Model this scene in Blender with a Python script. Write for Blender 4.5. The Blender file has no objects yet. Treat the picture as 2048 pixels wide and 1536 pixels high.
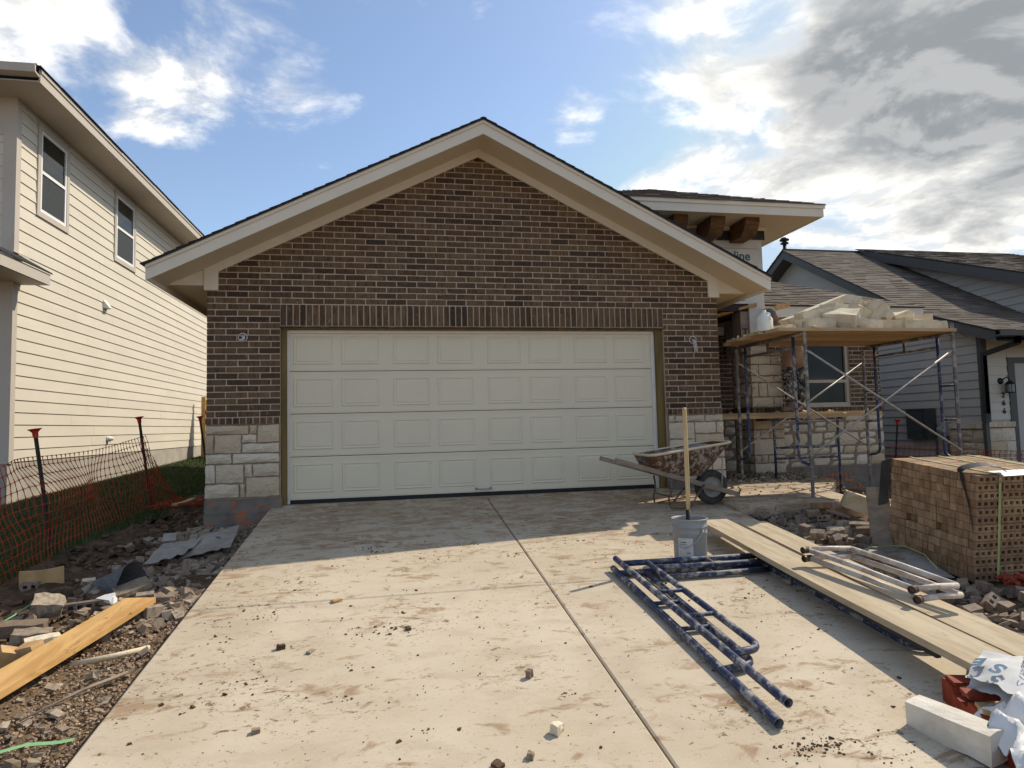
import bpy, bmesh, math, random
import numpy as np
from mathutils import Vector, Matrix, Euler
random.seed(7)
rng = np.random.default_rng(11)
SC = bpy.context.scene
COL = SC.collection

# ------------------------------------------------------------------ camera
cam_d = bpy.data.cameras.new("camera")
cam = bpy.data.objects.new("camera", cam_d)
COL.objects.link(cam)
cam_d.sensor_width = 36.0
cam_d.lens = 22.5
cam_d.clip_start = 0.05
cam_d.clip_end = 3000
_R = ((0.982225, -0.186079, -0.024655), (-0.012130, 0.068152, -0.997601), (0.187313, 0.980168, 0.064684))
_M = Matrix(((_R[0][0], -_R[1][0], -_R[2][0]), (_R[0][1], -_R[1][1], -_R[2][1]), (_R[0][2], -_R[1][2], -_R[2][2])))
cam.matrix_world = Matrix.Translation((0, -8.27, 0.865)) @ _M.to_4x4()
SC.camera = cam

# ------------------------------------------------------------------ light
SUN = Vector((0.9, 0.395, 1.0)).normalized()
SUN_EL = math.asin(SUN.z)
SUN_ROT = math.atan2(SUN.x, SUN.y)
sl = bpy.data.lights.new("sun", "SUN")
sl.energy = 2.5
sl.angle = math.radians(0.5)
sl.color = (1.0, 0.90, 0.74)
so = bpy.data.objects.new("sun", sl)
so.rotation_euler = SUN.to_track_quat('Z', 'Y').to_euler()
so.location = SUN * 60
COL.objects.link(so)

world = bpy.data.worlds.new("World")
SC.world = world
world.use_nodes = True
wt = world.node_tree
wt.nodes.clear()
def wn(t, **kw):
    n = wt.nodes.new(t)
    for k, v in kw.items(): setattr(n, k, v)
    return n
def wl(a, b): wt.links.new(a, b)
w_out = wn('ShaderNodeOutputWorld')
w_bg = wn('ShaderNodeBackground')
w_bg.inputs['Strength'].default_value = 0.15
wl(w_bg.outputs[0], w_out.inputs[0])
w_sky = wn('ShaderNodeTexSky', sky_type='NISHITA', sun_disc=False)
w_sky.sun_elevation = SUN_EL
w_sky.sun_rotation = SUN_ROT
w_sky.air_density = 1.0
w_sky.dust_density = 0.7
w_sky.ozone_density = 1.0
w_tc = wn('ShaderNodeTexCoord')
w_sep = wn('ShaderNodeSeparateXYZ'); wl(w_tc.outputs['Generated'], w_sep.inputs[0])
def wmath(op, a, b=None, clamp=False):
    n = wn('ShaderNodeMath', operation=op); n.use_clamp = clamp
    for i, v in enumerate((a, b)):
        if v is None: continue
        if isinstance(v, (int, float)): n.inputs[i].default_value = v
        else: wl(v, n.inputs[i])
    return n.outputs[0]
w_den = wmath('ADD', wmath('MAXIMUM', w_sep.outputs[2], 0.0), 0.16)
w_cmb = wn('ShaderNodeCombineXYZ')
wl(wmath('DIVIDE', w_sep.outputs[0], w_den), w_cmb.inputs[0])
wl(wmath('DIVIDE', w_sep.outputs[1], w_den), w_cmb.inputs[1])
w_map = wn('ShaderNodeMapping'); w_map.inputs['Location'].default_value = (3.7, 1.3, 0)
wl(w_cmb.outputs[0], w_map.inputs[0])
def wnoise(scale, detail, rough=0.55, dist=0.0, off=(0, 0, 0)):
    m = wn('ShaderNodeMapping'); m.inputs['Location'].default_value = off; wl(w_map.outputs[0], m.inputs[0])
    n = wn('ShaderNodeTexNoise'); n.inputs['Scale'].default_value = scale; n.inputs['Detail'].default_value = detail
    n.inputs['Roughness'].default_value = rough; n.inputs['Distortion'].default_value = dist
    wl(m.outputs[0], n.inputs['Vector']); return n.outputs[0]
def wramp(v, a, b, lo=0.0, hi=1.0):
    m = wn('ShaderNodeMapRange'); m.interpolation_type = 'SMOOTHSTEP'
    for nm, q in (('From Min', a), ('From Max', b), ('To Min', lo), ('To Max', hi)): m.inputs[nm].default_value = q
    wl(v, m.inputs['Value']); return m.outputs[0]
def wcol(f, a, b):
    n = wn('ShaderNodeMix', data_type='RGBA')
    for i, v in ((0, f), (6, a), (7, b)):
        if isinstance(v, tuple): n.inputs[i].default_value = v
        else: wl(v, n.inputs[i])
    return n.outputs[2]
def blob(d, r0, r1, amp):
    v = Vector(d).normalized()
    n = wn('ShaderNodeVectorMath', operation='DOT_PRODUCT')
    wl(w_tc.outputs['Generated'], n.inputs[0]); n.inputs[1].default_value = v
    return wramp(n.outputs['Value'], math.cos(math.radians(r1)), math.cos(math.radians(r0)), 0, amp)
w_fine = wnoise(3.0, 12, 0.60, 0.35)
w_big = wnoise(0.75, 4, 0.5)
w_d = wmath('ADD', w_fine, wmath('MULTIPLY', wmath('SUBTRACT', w_big, 0.5), 0.60))
# the cloud bank over the right hand roofs, wisps to the left, clear blue between
for d, a, b, amp in [((0.60, 0.66, 0.46), 2, 20, 0.17), ((0.74, 0.62, 0.30), 3, 18, 0.16), ((0.82, 0.50, 0.44), 6, 24, 0.18),
                     ((-0.42, 0.80, 0.47), 1, 7, 0.09), ((-0.17, 0.85, 0.50), 1, 7, 0.11), ((-0.10, 0.88, 0.44), 1, 5, 0.09), ((-0.27, 0.86, 0.43), 1, 5, 0.12),
                     ((0.27, 0.86, 0.44), 0.5, 3, 0.11), ((0.20, 0.78, 0.60), 1, 9, 0.06), ((0.42, 0.86, 0.31), 1, 6, 0.10), ((-0.5, 0.82, 0.33), 1, 8, 0.05),
                     ((-0.05, 0.92, 0.33), 2, 14, -0.10), ((0.12, 0.9, 0.40), 2, 12, -0.07)]:
    w_d = wmath('ADD', w_d, blob(d, a, b, amp))
w_cov = wramp(w_d, 0.50, 0.76)
# billows: the cloud's own relief decides which parts catch the sun and which are seen from below
w_rel = wnoise(3.0, 12, 0.60, 0.35, (0.035, 0.055, 0))
w_lit = wramp(wmath('SUBTRACT', w_fine, w_rel), -0.07, 0.07)
w_thk = wramp(wmath('ADD', wmath('ADD', w_d, wmath('MULTIPLY', wmath('SUBTRACT', wnoise(2.2, 8, 0.6, 0.2, (9, 4, 0)), 0.5), 0.45)), blob((0.64, 0.57, 0.54), 2, 17, 0.16)), 0.66, 1.02)
w_white = wcol(w_lit, (3.5, 3.45, 3.3, 1), (5.3, 5.1, 4.7, 1))
w_grey = wcol(w_lit, (1.15, 1.2, 1.24, 1), (1.95, 1.95, 1.92, 1))
w_cloud = wcol(w_thk, w_white, w_grey)
w_hsv = wn('ShaderNodeHueSaturation'); w_hsv.inputs['Saturation'].default_value = 0.98; w_hsv.inputs['Value'].default_value = 0.66
wl(w_sky.outputs[0], w_hsv.inputs['Color'])
w_cap = wn('ShaderNodeVectorMath', operation='MINIMUM'); w_cap.inputs[1].default_value = (2.1, 2.65, 3.3)
wl(w_hsv.outputs[0], w_cap.inputs[0])
wl(wcol(wmath('MULTIPLY', w_cov, 0.92), w_cap.outputs[0], w_cloud), w_bg.inputs['Color'])

SC.view_settings.view_transform = 'Standard'
SC.view_settings.look = 'None'
SC.view_settings.gamma = 1
SC.view_settings.use_curve_mapping = False
SC.view_settings.exposure = 0.88
SC.cycles.max_bounces = 6
SC.cycles.diffuse_bounces = 4

# ------------------------------------------------------------------ materials
def nodes(m):
    m.use_nodes = True
    nt = m.node_tree
    return nt, nt.nodes['Principled BSDF'], nt.nodes
class NT:
    def __init__(s, name, rough=0.8, metal=0.0, spec=0.3):
        s.m = bpy.data.materials.new(name); s.t, s.b, s.n = nodes(s.m)
        s.b.inputs['Roughness'].default_value = rough; s.b.inputs['Metallic'].default_value = metal
        s.b.inputs['Specular IOR Level'].default_value = spec
        s.pos = s.add('ShaderNodeNewGeometry').outputs['Position']
    def add(s, t, **kw):
        n = s.n.new(t)
        for k, v in kw.items(): setattr(n, k, v)
        return n
    def put(s, sock, v):
        if isinstance(v, (int, float)): sock.default_value = v
        elif isinstance(v, (tuple, list)): sock.default_value = tuple(v) if len(v) != 3 or sock.type == 'VECTOR' else (*v, 1)
        else: s.t.links.new(v, sock)
    def math(s, op, a, b=0.0, c=None, clamp=False):
        n = s.add('ShaderNodeMath', operation=op); n.use_clamp = clamp
        s.put(n.inputs[0], a); s.put(n.inputs[1], b)
        if c is not None: s.put(n.inputs[2], c)
        return n.outputs[0]
    def noise(s, scale=5, detail=4, rough=0.55, stretch=(1, 1, 1), off=(0, 0, 0), dist=0.0):
        mp = s.add('ShaderNodeMapping'); mp.inputs['Scale'].default_value = stretch; mp.inputs['Location'].default_value = off
        s.put(mp.inputs[0], s.pos)
        n = s.add('ShaderNodeTexNoise'); n.inputs['Scale'].default_value = scale; n.inputs['Detail'].default_value = detail
        n.inputs['Roughness'].default_value = rough; n.inputs['Distortion'].default_value = dist
        s.t.links.new(mp.outputs[0], n.inputs['Vector'])
        return n.outputs[0]
    def ramp(s, v, a, b, lo=0.0, hi=1.0):
        n = s.add('ShaderNodeMapRange'); n.interpolation_type = 'SMOOTHSTEP'
        n.inputs['From Min'].default_value = a; n.inputs['From Max'].default_value = b
        n.inputs['To Min'].default_value = lo; n.inputs['To Max'].default_value = hi
        s.put(n.inputs['Value'], v); return n.outputs[0]
    def mix(s, f, a, b, mode='MIX'):
        n = s.add('ShaderNodeMix', data_type='RGBA', blend_type=mode)
        s.put(n.inputs[0], f); s.put(n.inputs[6], a); s.put(n.inputs[7], b); return n.outputs[2]
    def rnd(s):
        o = s.add('ShaderNodeObjectInfo').outputs['Random']
        a = s.add('ShaderNodeAttribute'); a.attribute_name = 'rnd'
        return s.math('FRACT', s.math('ADD', s.math('MULTIPLY', o, 7.31), a.outputs['Fac']))
    def cramp(s, v, stops):
        n = s.add('ShaderNodeValToRGB'); e = n.color_ramp.elements
        while len(e) < len(stops): e.new(0.5)
        for i, (p, c) in enumerate(stops): e[i].position = p; e[i].color = (*c, 1)
        s.put(n.inputs[0], v); return n.outputs[0]
    def sepz(s, i):
        n = s.add('ShaderNodeSeparateXYZ'); s.put(n.inputs[0], s.pos); return n.outputs[i]
    def fin(s, col, bump=None, bstr=0.3, bdist=0.01, rough=None):
        s.put(s.b.inputs['Base Color'], col)
        if bump is not None:
            n = s.add('ShaderNodeBump'); n.inputs['Strength'].default_value = bstr; n.inputs['Distance'].default_value = bdist
            s.put(n.inputs['Height'], bump); s.t.links.new(n.outputs[0], s.b.inputs['Normal'])
        if rough is not None: s.put(s.b.inputs['Roughness'], rough)
        return s.m
def surf(name, c1, c2=None, scale=4, rough=0.8, bump=0.2, bscale=60, bdist=0.004, vary=0.0, stretch=(1, 1, 1), spec=0.3, metal=0.0, lo=0.35, hi=0.65):
    k = NT(name, rough, metal, spec)
    c2 = c2 or tuple(x * 0.8 for x in c1)
    col = k.mix(k.ramp(k.noise(scale, 5, stretch=stretch), lo, hi), c1, c2)
    if vary:
        f = k.math('ADD', k.math('MULTIPLY', k.rnd(), vary), 1 - vary * 0.55)
        cb = k.add('ShaderNodeCombineColor'); 
        for i in range(3): k.put(cb.inputs[i], f)
        col = k.mix(1.0, col, cb.outputs[0], 'MULTIPLY')
    return k.fin(col, k.noise(bscale, 3, stretch=stretch) if bump else None, bump, bdist)

MT = {}
def brick_mat(name, stops, smear=0.5):
    k = NT(name, 0.85, 0, 0.25)
    r = k.rnd()
    col = k.cramp(r, stops)
    st = k.noise(26, 3, 0.6, (1, 1, 0.25))
    col = k.mix(k.ramp(st, 0.42, 0.66, 0, 0.62), col, tuple(c * 0.42 for c in stops[1][1]))
    col = k.mix(k.ramp(k.noise(45, 4), 0.5, 0.75, 0, 0.4), col, (0.20, 0.14, 0.105))
    col = k.mix(k.ramp(k.noise(16, 6, 0.7, (1, 1, 0.6), (5, 2, 8)), 0.60, 0.70, 0, smear), col, (0.42, 0.36, 0.30))
    return k.fin(col, k.noise(90, 4), 0.35, 0.004)
MT['brick'] = brick_mat('brown_brick', [(0.0, (0.044, 0.029, 0.020)), (0.22, (0.105, 0.062, 0.033)), (0.5, (0.135, 0.083, 0.045)), (0.78, (0.170, 0.110, 0.060)), (1.0, (0.078, 0.049, 0.031))])
MT['brick_tan'] = brick_mat('tan_brick', [(0.0, (0.27, 0.165, 0.088)), (0.3, (0.33, 0.205, 0.112)), (0.6, (0.40, 0.265, 0.15)), (0.85, (0.29, 0.17, 0.095)), (1.0, (0.22, 0.135, 0.08))], 0.2)
MT['brick_grey'] = brick_mat('dusty_brick', [(0.0, (0.17, 0.125, 0.095)), (0.3, (0.23, 0.17, 0.13)), (0.55, (0.31, 0.24, 0.18)), (0.8, (0.20, 0.14, 0.10)), (1.0, (0.36, 0.29, 0.22))], 0.6)
MT['mortar'] = surf('mortar', (0.55, 0.42, 0.315), (0.47, 0.355, 0.265), 9, 0.95, 0.4, 160)
k = NT('limestone', 0.9, 0, 0.2)
c = k.cramp(k.rnd(), [(0.0, (0.58, 0.485, 0.35)), (0.35, (0.65, 0.565, 0.43)), (0.6, (0.55, 0.44, 0.30)), (0.85, (0.68, 0.60, 0.47)), (1.0, (0.50, 0.395, 0.26))])
c = k.mix(k.ramp(k.noise(9, 5), 0.5, 0.72, 0, 0.45), c, (0.50, 0.40, 0.27))
MT['stone'] = k.fin(c, k.math('ADD', k.noise(38, 5, 0.65), k.math('MULTIPLY', k.noise(14, 3, 0.5, (1, 1, 1), (0, 0, 0), 1.2), 1.3)), 0.75, 0.02)
k = NT('pale_limestone', 0.9, 0, 0.2)
c = k.mix(k.ramp(k.noise(8, 5), 0.4, 0.7), (0.72, 0.645, 0.50), (0.62, 0.525, 0.375))
c = k.mix(1.0, c, k.cramp(k.rnd(), [(0.0, (0.80, 0.74, 0.64)), (0.3, (1, 1, 1)), (0.55, (0.88, 0.80, 0.66)), (0.8, (1, 0.98, 0.95)), (1.0, (0.78, 0.62, 0.40))]), 'MULTIPLY')
c = k.mix(k.ramp(k.noise(12, 5, 0.65, (1, 1, 1), (2, 7, 3)), 0.54, 0.70, 0, 0.4), c, (0.42, 0.35, 0.26))
MT['stone_loose'] = k.fin(c, k.noise(40, 5, 0.65), 0.5, 0.012)
MT['block_white'] = surf('white_limestone_block', (0.70, 0.65, 0.56), (0.60, 0.54, 0.45), 9, 0.9, 0.5, 45, 0.01)
MT['stone_mortar'] = surf('stone_mortar', (0.27, 0.205, 0.14), (0.22, 0.165, 0.115), 9, 0.95, 0.4, 140)

# concrete with mud
def concrete(name, mudY=True):
    k = NT(name, 0.88, 0, 0.25)
    base = k.mix(k.ramp(k.noise(0.8, 6, 0.62), 0.35, 0.68), (0.56, 0.48, 0.36), (0.47, 0.39, 0.28))
    base = k.mix(k.ramp(k.noise(5, 6, 0.65, (0.5, 1, 1)), 0.46, 0.70, 0, 0.5), base, (0.40, 0.32, 0.23))
    base = k.mix(k.ramp(k.noise(130, 2, 0.5), 0.56, 0.75, 0, 0.30), base, (0.30, 0.25, 0.19))
    # smeared mud, dragged across towards the house
    y = k.sepz(1)
    near = k.ramp(y, -3.9, -0.4, 0.0, 1.0)
    patch = k.ramp(k.noise(1.1, 4, 0.6, (1, 1.4, 1), (11, 4, 0)), 0.40, 0.66, 0, 1)
    st = k.noise(6, 7, 0.68, (0.62, 1.25, 1), (2, 0, 0), 0.6)
    thr = k.math('ADD', st, k.math('ADD', k.math('MULTIPLY', near, 0.10), k.math('MULTIPLY', patch, 0.05)))
    base = k.mix(k.ramp(thr, 0.56, 0.69, 0, 0.8), base, (0.29, 0.185, 0.105))
    st2 = k.noise(14, 8, 0.72, (0.7, 1.2, 1), (7, 3, 0), 0.5)
    base = k.mix(k.ramp(k.math('ADD', st2, k.math('ADD', k.math('MULTIPLY', near, 0.035), k.math('MULTIPLY', patch, 0.045))), 0.625, 0.66, 0, 0.95), base, (0.175, 0.105, 0.058))
    st4 = k.noise(38, 7, 0.74, (0.75, 1.15, 1), (1, 5, 0), 0.4)
    base = k.mix(k.ramp(k.math('ADD', st4, k.math('MULTIPLY', patch, 0.05)), 0.628, 0.66, 0, 0.92), base, (0.15, 0.092, 0.052))
    base = k.mix(k.math('MULTIPLY', near, 0.34), base, (0.33, 0.24, 0.15))
    st3 = k.noise(60, 6, 0.75, (0.5, 1.5, 1), (3, 9, 0))
    base = k.mix(k.ramp(st3, 0.61, 0.68, 0, 0.6), base, (0.22, 0.145, 0.09))
    return k.fin(base, k.math('ADD', k.noise(190, 3), k.math('MULTIPLY', k.noise(30, 4, 0.6, (0.3, 2, 1)), 0.6)), 0.25, 0.004)
MT['concrete'] = concrete('driveway_concrete')
k = NT('foundation_concrete', 0.9, 0, 0.25)
c = k.mix(k.ramp(k.noise(4, 6, 0.65), 0.35, 0.7), (0.20, 0.175, 0.145), (0.125, 0.112, 0.095))
c = k.mix(k.ramp(k.noise(11, 5, 0.6, (1, 1, 0.8), (4, 0, 2)), 0.50, 0.62, 0, 0.55), c, (0.23, 0.15, 0.095))
MT['foundation'] = k.fin(c, k.noise(40, 4, 0.6, (0.3, 0.3, 3)), 0.4, 0.006)
k = NT('painted_foundation', 0.9, 0, 0.25)
c = k.mix(k.ramp(k.noise(4, 6, 0.65), 0.35, 0.7), (0.20, 0.175, 0.145), (0.125, 0.112, 0.095))
c = k.mix(k.ramp(k.noise(5.5, 4, 0.6, (1, 1, 1.3), (1.5, 0, 0.9)), 0.52, 0.64, 0, 0.75), c, (0.52, 0.13, 0.04))
MT['foundation_orange'] = k.fin(c, k.noise(40, 4, 0.6, (0.3, 0.3, 3)), 0.4, 0.006)
MT['found_grey'] = surf('left_foundation', (0.40, 0.37, 0.31), (0.33, 0.30, 0.25), 3, 0.9, 0.3, 40)
MT['spray'] = surf('orange_spray_paint', (0.60, 0.17, 0.05), (0.45, 0.14, 0.06), 40, 0.8, 0.2, 80)

k = NT('bare_dirt', 0.95, 0, 0.15)
c = k.mix(k.ramp(k.noise(1.6, 7, 0.65), 0.35, 0.66), (0.165, 0.105, 0.062), (0.085, 0.052, 0.032))
c = k.mix(k.ramp(k.noise(11, 6, 0.7), 0.50, 0.70, 0, 0.75), c, (0.27, 0.19, 0.12))
c = k.mix(k.ramp(k.noise(60, 4, 0.6), 0.56, 0.72, 0, 0.6), c, (0.40, 0.30, 0.20))
sand = k.math('MULTIPLY', k.ramp(k.sepz(1), -2.4, -3.6), k.ramp(k.noise(1.3, 4, 0.6), 0.30, 0.55))
c = k.mix(k.math('MULTIPLY', sand, 0.65), c, (0.36, 0.25, 0.155))
MT['dirt'] = k.fin(c, k.math('ADD', k.noise(70, 5, 0.7), k.math('MULTIPLY', k.noise(18, 5, 0.65), 1.5)), 0.9, 0.03)
MT['soil_grass'] = surf('lawn_soil', (0.045, 0.055, 0.018), (0.06, 0.05, 0.022), 6, 0.95, 0.5, 50)
k = NT('grass_blades', 0.7, 0, 0.2)
c = k.cramp(k.rnd(), [(0.0, (0.030, 0.058, 0.012)), (0.5, (0.050, 0.085, 0.018)), (0.85, (0.075, 0.095, 0.025)), (1.0, (0.13, 0.12, 0.045))])
MT['grass'] = k.fin(c)
MT['rubble'] = brick_mat('rubble_mix', [(0.0, (0.20, 0.145, 0.10)), (0.25, (0.34, 0.26, 0.18)), (0.5, (0.24, 0.18, 0.13)), (0.75, (0.42, 0.34, 0.25)), (1.0, (0.14, 0.09, 0.06))], 0.5)
MT['clod'] = surf('mud_clod', (0.13, 0.08, 0.045), (0.09, 0.055, 0.032), 30, 0.95, 0.6, 80, 0.01, 0.5)
MT['grit'] = surf('pale_grit', (0.38, 0.275, 0.18), (0.22, 0.14, 0.085), 20, 0.95, 0.4, 80, 0.006, 0.6)

MT['trim'] = surf('cream_trim_paint', (0.70, 0.64, 0.525), (0.67, 0.61, 0.50), 3, 0.6, 0.08, 120)
MT['soffit'] = surf('cream_soffit_paint', (0.62, 0.54, 0.40), (0.59, 0.51, 0.375), 2, 0.65, 0.08, 120)
k = NT('garage_door_paint', 0.5, 0, 0.35)
c = k.mix(k.ramp(k.noise(1.4, 4), 0.3, 0.7), (0.70, 0.625, 0.465), (0.67, 0.60, 0.45))
MT['door'] = k.fin(c, k.noise(240, 2, 0.5, (1, 1, 0.10)), 0.16, 0.002)
MT['white_trim'] = surf('white_vinyl_trim', (0.74, 0.72, 0.66), (0.68, 0.66, 0.60), 5, 0.5, 0.05, 100)
MT['black_rubber'] = surf('black_rubber', (0.012, 0.012, 0.012), (0.02, 0.02, 0.02), 8, 0.6, 0.1, 90)
MT['dark_void'] = surf('near_black_ceiling', (0.02, 0.016, 0.014), (0.035, 0.028, 0.024), 6, 0.8, 0.2, 50)  # near-black, for the ceiling and header in the dark porch opening
MT['treated'] = surf('treated_lumber', (0.20, 0.135, 0.045), (0.13, 0.095, 0.035), 5, 0.85, 0.3, 60, stretch=(3, 3, 0.4))
MT['siding_cream'] = surf('cream_siding_paint', (0.635, 0.58, 0.475), (0.605, 0.55, 0.45), 1.1, 0.65, 0.14, 40, 0.004, 0.055, (1, 1, 3))
MT['trim_taupe'] = surf('taupe_trim_paint', (0.50, 0.445, 0.375), (0.475, 0.42, 0.35), 2, 0.6, 0.06, 100)
MT['siding_grey'] = surf('grey_siding_paint', (0.42, 0.405, 0.36), (0.395, 0.38, 0.34), 1.5, 0.65, 0.12, 60, 0.003, 0.05, (1, 1, 3))
MT['siding_white'] = surf('pale_grey_siding_paint', (0.50, 0.465, 0.39), (0.48, 0.445, 0.37), 1.5, 0.65, 0.12, 60, 0.003, 0.04, (1, 1, 3))
MT['trim_dark'] = surf('charcoal_trim_paint', (0.080, 0.082, 0.074), (0.073, 0.075, 0.068), 2, 0.55, 0.06, 100)
MT['window_white'] = surf('white_window_vinyl', (0.80, 0.79, 0.75), (0.77, 0.76, 0.72), 3, 0.4, 0.0)
MT['window_tan'] = surf('tan_window_vinyl', (0.44, 0.385, 0.28), (0.42, 0.365, 0.265), 3, 0.45, 0.0)
k = NT('window_glass', 0.04, 0, 0.22)
MT['glass'] = k.fin(k.mix(k.ramp(k.noise(2, 2), 0.3, 0.7), (0.012, 0.014, 0.013), (0.022, 0.024, 0.021)))
MT['screen'] = surf('insect_screen', (0.030, 0.033, 0.032), (0.04, 0.043, 0.042), 30, 0.55, 0.1, 300)
k = NT('asphalt_shingle', 0.95, 0, 0.15)
c = k.cramp(k.rnd(), [(0.0, (0.105, 0.086, 0.072)), (0.3, (0.165, 0.138, 0.113)), (0.6, (0.135, 0.109, 0.090)), (0.85, (0.20, 0.170, 0.138)), (1.0, (0.085, 0.070, 0.060))])
MT['shingle'] = k.fin(k.mix(k.ramp(k.noise(160, 2), 0.4, 0.65, 0, 0.45), c, (0.06, 0.05, 0.042)), k.noise(220, 2), 0.5, 0.004)
MT['shingle_dark'] = surf('dark_shingle_edge', (0.022, 0.020, 0.020), (0.035, 0.031, 0.03), 30, 0.95, 0.4, 120)
k = NT('house_wrap', 0.75, 0, 0.3)
c = k.mix(k.ramp(k.noise(1.3, 5), 0.35, 0.68), (0.60, 0.585, 0.53), (0.48, 0.445, 0.39))
c = k.mix(k.ramp(k.noise(7, 6, 0.7), 0.60, 0.72, 0, 0.6), c, (0.33, 0.28, 0.22))
MT['wrap'] = k.fin(c, k.noise(9, 4), 0.3, 0.02)
MT['teal_print'] = surf('teal_print', (0.035, 0.12, 0.11), (0.05, 0.15, 0.13), 30, 0.8, 0.0)
MT['ink'] = surf('dark_ink', (0.03, 0.045, 0.06), (0.05, 0.065, 0.08), 30, 0.8, 0.0)
MT['blue_ink'] = surf('blue_bag_ink', (0.09, 0.16, 0.24), (0.13, 0.21, 0.29), 30, 0.7, 0.0)
MT['corbel'] = surf('stained_cedar', (0.15, 0.070, 0.024), (0.08, 0.036, 0.014), 6, 0.6, 0.3, 40, stretch=(1, 1, 5))
k = NT('scaffold_plank_wood', 0.9, 0, 0.2)
g = k.noise(13, 6, 0.65, (1, 0.09, 1), (0, 0, 0), 0.6)
c = k.mix(k.ramp(g, 0.38, 0.66), (0.50, 0.41, 0.285), (0.385, 0.305, 0.20))
c = k.mix(k.ramp(k.noise(3, 6, 0.7, (1, 0.5, 1)), 0.52, 0.72, 0, 0.5), c, (0.47, 0.41, 0.32))
c = k.mix(k.ramp(k.noise(22, 6, 0.72, (1, 0.22, 1)), 0.595, 0.66, 0, 0.65), c, (0.21, 0.14, 0.08))
MT['plank'] = k.fin(c, k.noise(60, 4, 0.6, (1, 0.1, 1)), 0.35, 0.004)
k = NT('platform_plank_wood', 0.9, 0, 0.2)
g = k.noise(13, 6, 0.65, (0.09, 1, 1), (0, 0, 0), 0.6)
c = k.mix(k.ramp(g, 0.38, 0.66), (0.50, 0.36, 0.20), (0.36, 0.235, 0.12))
c = k.mix(k.ramp(k.noise(5, 6, 0.7, (0.5, 1, 1)), 0.54, 0.72, 0, 0.5), c, (0.46, 0.39, 0.29))
f_ = k.math('ADD', k.math('MULTIPLY', k.rnd(), 0.45), 0.68); cb_ = k.add('ShaderNodeCombineColor')
for i_ in range(3): k.put(cb_.inputs[i_], f_)
c = k.mix(1.0, c, cb_.outputs[0], 'MULTIPLY')
MT['plank_x'] = k.fin(c, k.noise(60, 4, 0.6, (0.1, 1, 1)), 0.35, 0.004)
k = NT('yellow_pine', 0.75, 0, 0.25)
g = k.noise(11, 6, 0.6, (1, 0.13, 1), (0, 0, 0), 0.8)
c = k.mix(k.ramp(g, 0.36, 0.68), (0.62, 0.38, 0.145), (0.47, 0.255, 0.085))
c = k.mix(k.ramp(k.noise(18, 6, 0.72, (1, 0.22, 1)), 0.605, 0.66, 0, 0.75), c, (0.19, 0.10, 0.045))
MT['pine'] = k.fin(c, k.noise(70, 4, 0.6, (1, 0.12, 1)), 0.25, 0.003)
MT['handle_wood'] = surf('handle_wood', (0.56, 0.42, 0.22), (0.48, 0.34, 0.17), 8, 0.6, 0.15, 60, stretch=(3, 3, 0.4))
MT['weathered'] = surf('weathered_wood', (0.30, 0.24, 0.175), (0.22, 0.17, 0.125), 8, 0.9, 0.35, 60, stretch=(0.5, 2, 2))
MT['cut_wood'] = surf('cut_wood_offcut', (0.52, 0.33, 0.15), (0.42, 0.26, 0.12), 9, 0.8, 0.3, 60)
def splat(name, c1, c2, spl, lo, hi, sc=11):
    """paint under mortar: clumps of splash, finer spatter round them, bare worn patches"""
    k = NT(name, 0.6, 0.1, 0.35)
    c = k.mix(k.ramp(k.noise(7, 5), 0.4, 0.65), c1, c2)
    c = k.mix(k.ramp(k.noise(5, 5, 0.65, (1, 1, 1), (4, 8, 1)), 0.52, 0.66, 0, 0.65), c, tuple(0.55 * a + 0.45 * b for a, b in zip((0.16, 0.14, 0.125), c2)))
    m = k.math('ADD', k.noise(sc, 7, 0.72), k.math('MULTIPLY', k.math('SUBTRACT', k.noise(2.2, 3, 0.6, (1, 1, 1), (3, 1, 5)), 0.5), 0.35))
    c = k.mix(k.ramp(m, lo, hi, 0, 0.88), c, spl)
    return k.fin(c, k.noise(60, 4), 0.4, 0.003, k.ramp(m, lo, hi, 0.5, 0.92))
MT['blue_steel'] = splat('blue_splattered_steel', (0.024, 0.036, 0.088), (0.048, 0.058, 0.095), (0.36, 0.34, 0.305), 0.50, 0.62, 14)
MT['grey_steel'] = splat('mortar_caked_steel', (0.10, 0.095, 0.10), (0.155, 0.14, 0.125), (0.38, 0.34, 0.28), 0.48, 0.60)
MT['rust_steel'] = splat('rusted_steel', (0.13, 0.07, 0.04), (0.08, 0.05, 0.035), (0.34, 0.27, 0.19), 0.52, 0.64)
MT['white_steel'] = splat('white_caked_steel', (0.50, 0.43, 0.36), (0.42, 0.31, 0.27), (0.62, 0.57, 0.49), 0.46, 0.60)
MT['galv'] = surf('galvanised_steel', (0.42, 0.385, 0.33), (0.33, 0.30, 0.25), 20, 0.5, 0.2, 60, metal=0.3)
MT['tray'] = splat('rusty_mortared_tray', (0.125, 0.058, 0.032), (0.075, 0.040, 0.026), (0.40, 0.335, 0.26), 0.50, 0.60, 20)
MT['wet_mortar'] = surf('grey_mortar_mix', (0.32, 0.29, 0.25), (0.25, 0.225, 0.19), 14, 0.95, 0.7, 40, 0.02)
MT['tyre'] = surf('dusty_tyre', (0.035, 0.037, 0.038), (0.075, 0.07, 0.062), 8, 0.85, 0.3, 60)
MT['rim'] = surf('grey_rim', (0.36, 0.33, 0.28), (0.28, 0.25, 0.21), 14, 0.7, 0.2, 60)
k = NT('grey_bucket_plastic', 0.5, 0, 0.4)
c = k.mix(k.ramp(k.noise(5, 4), 0.35, 0.65), (0.285, 0.29, 0.285), (0.245, 0.255, 0.26))
c = k.mix(k.ramp(k.noise(14, 6, 0.7, (1, 1, 0.5)), 0.56, 0.70, 0, 0.65), c, (0.34, 0.27, 0.16))
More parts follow.
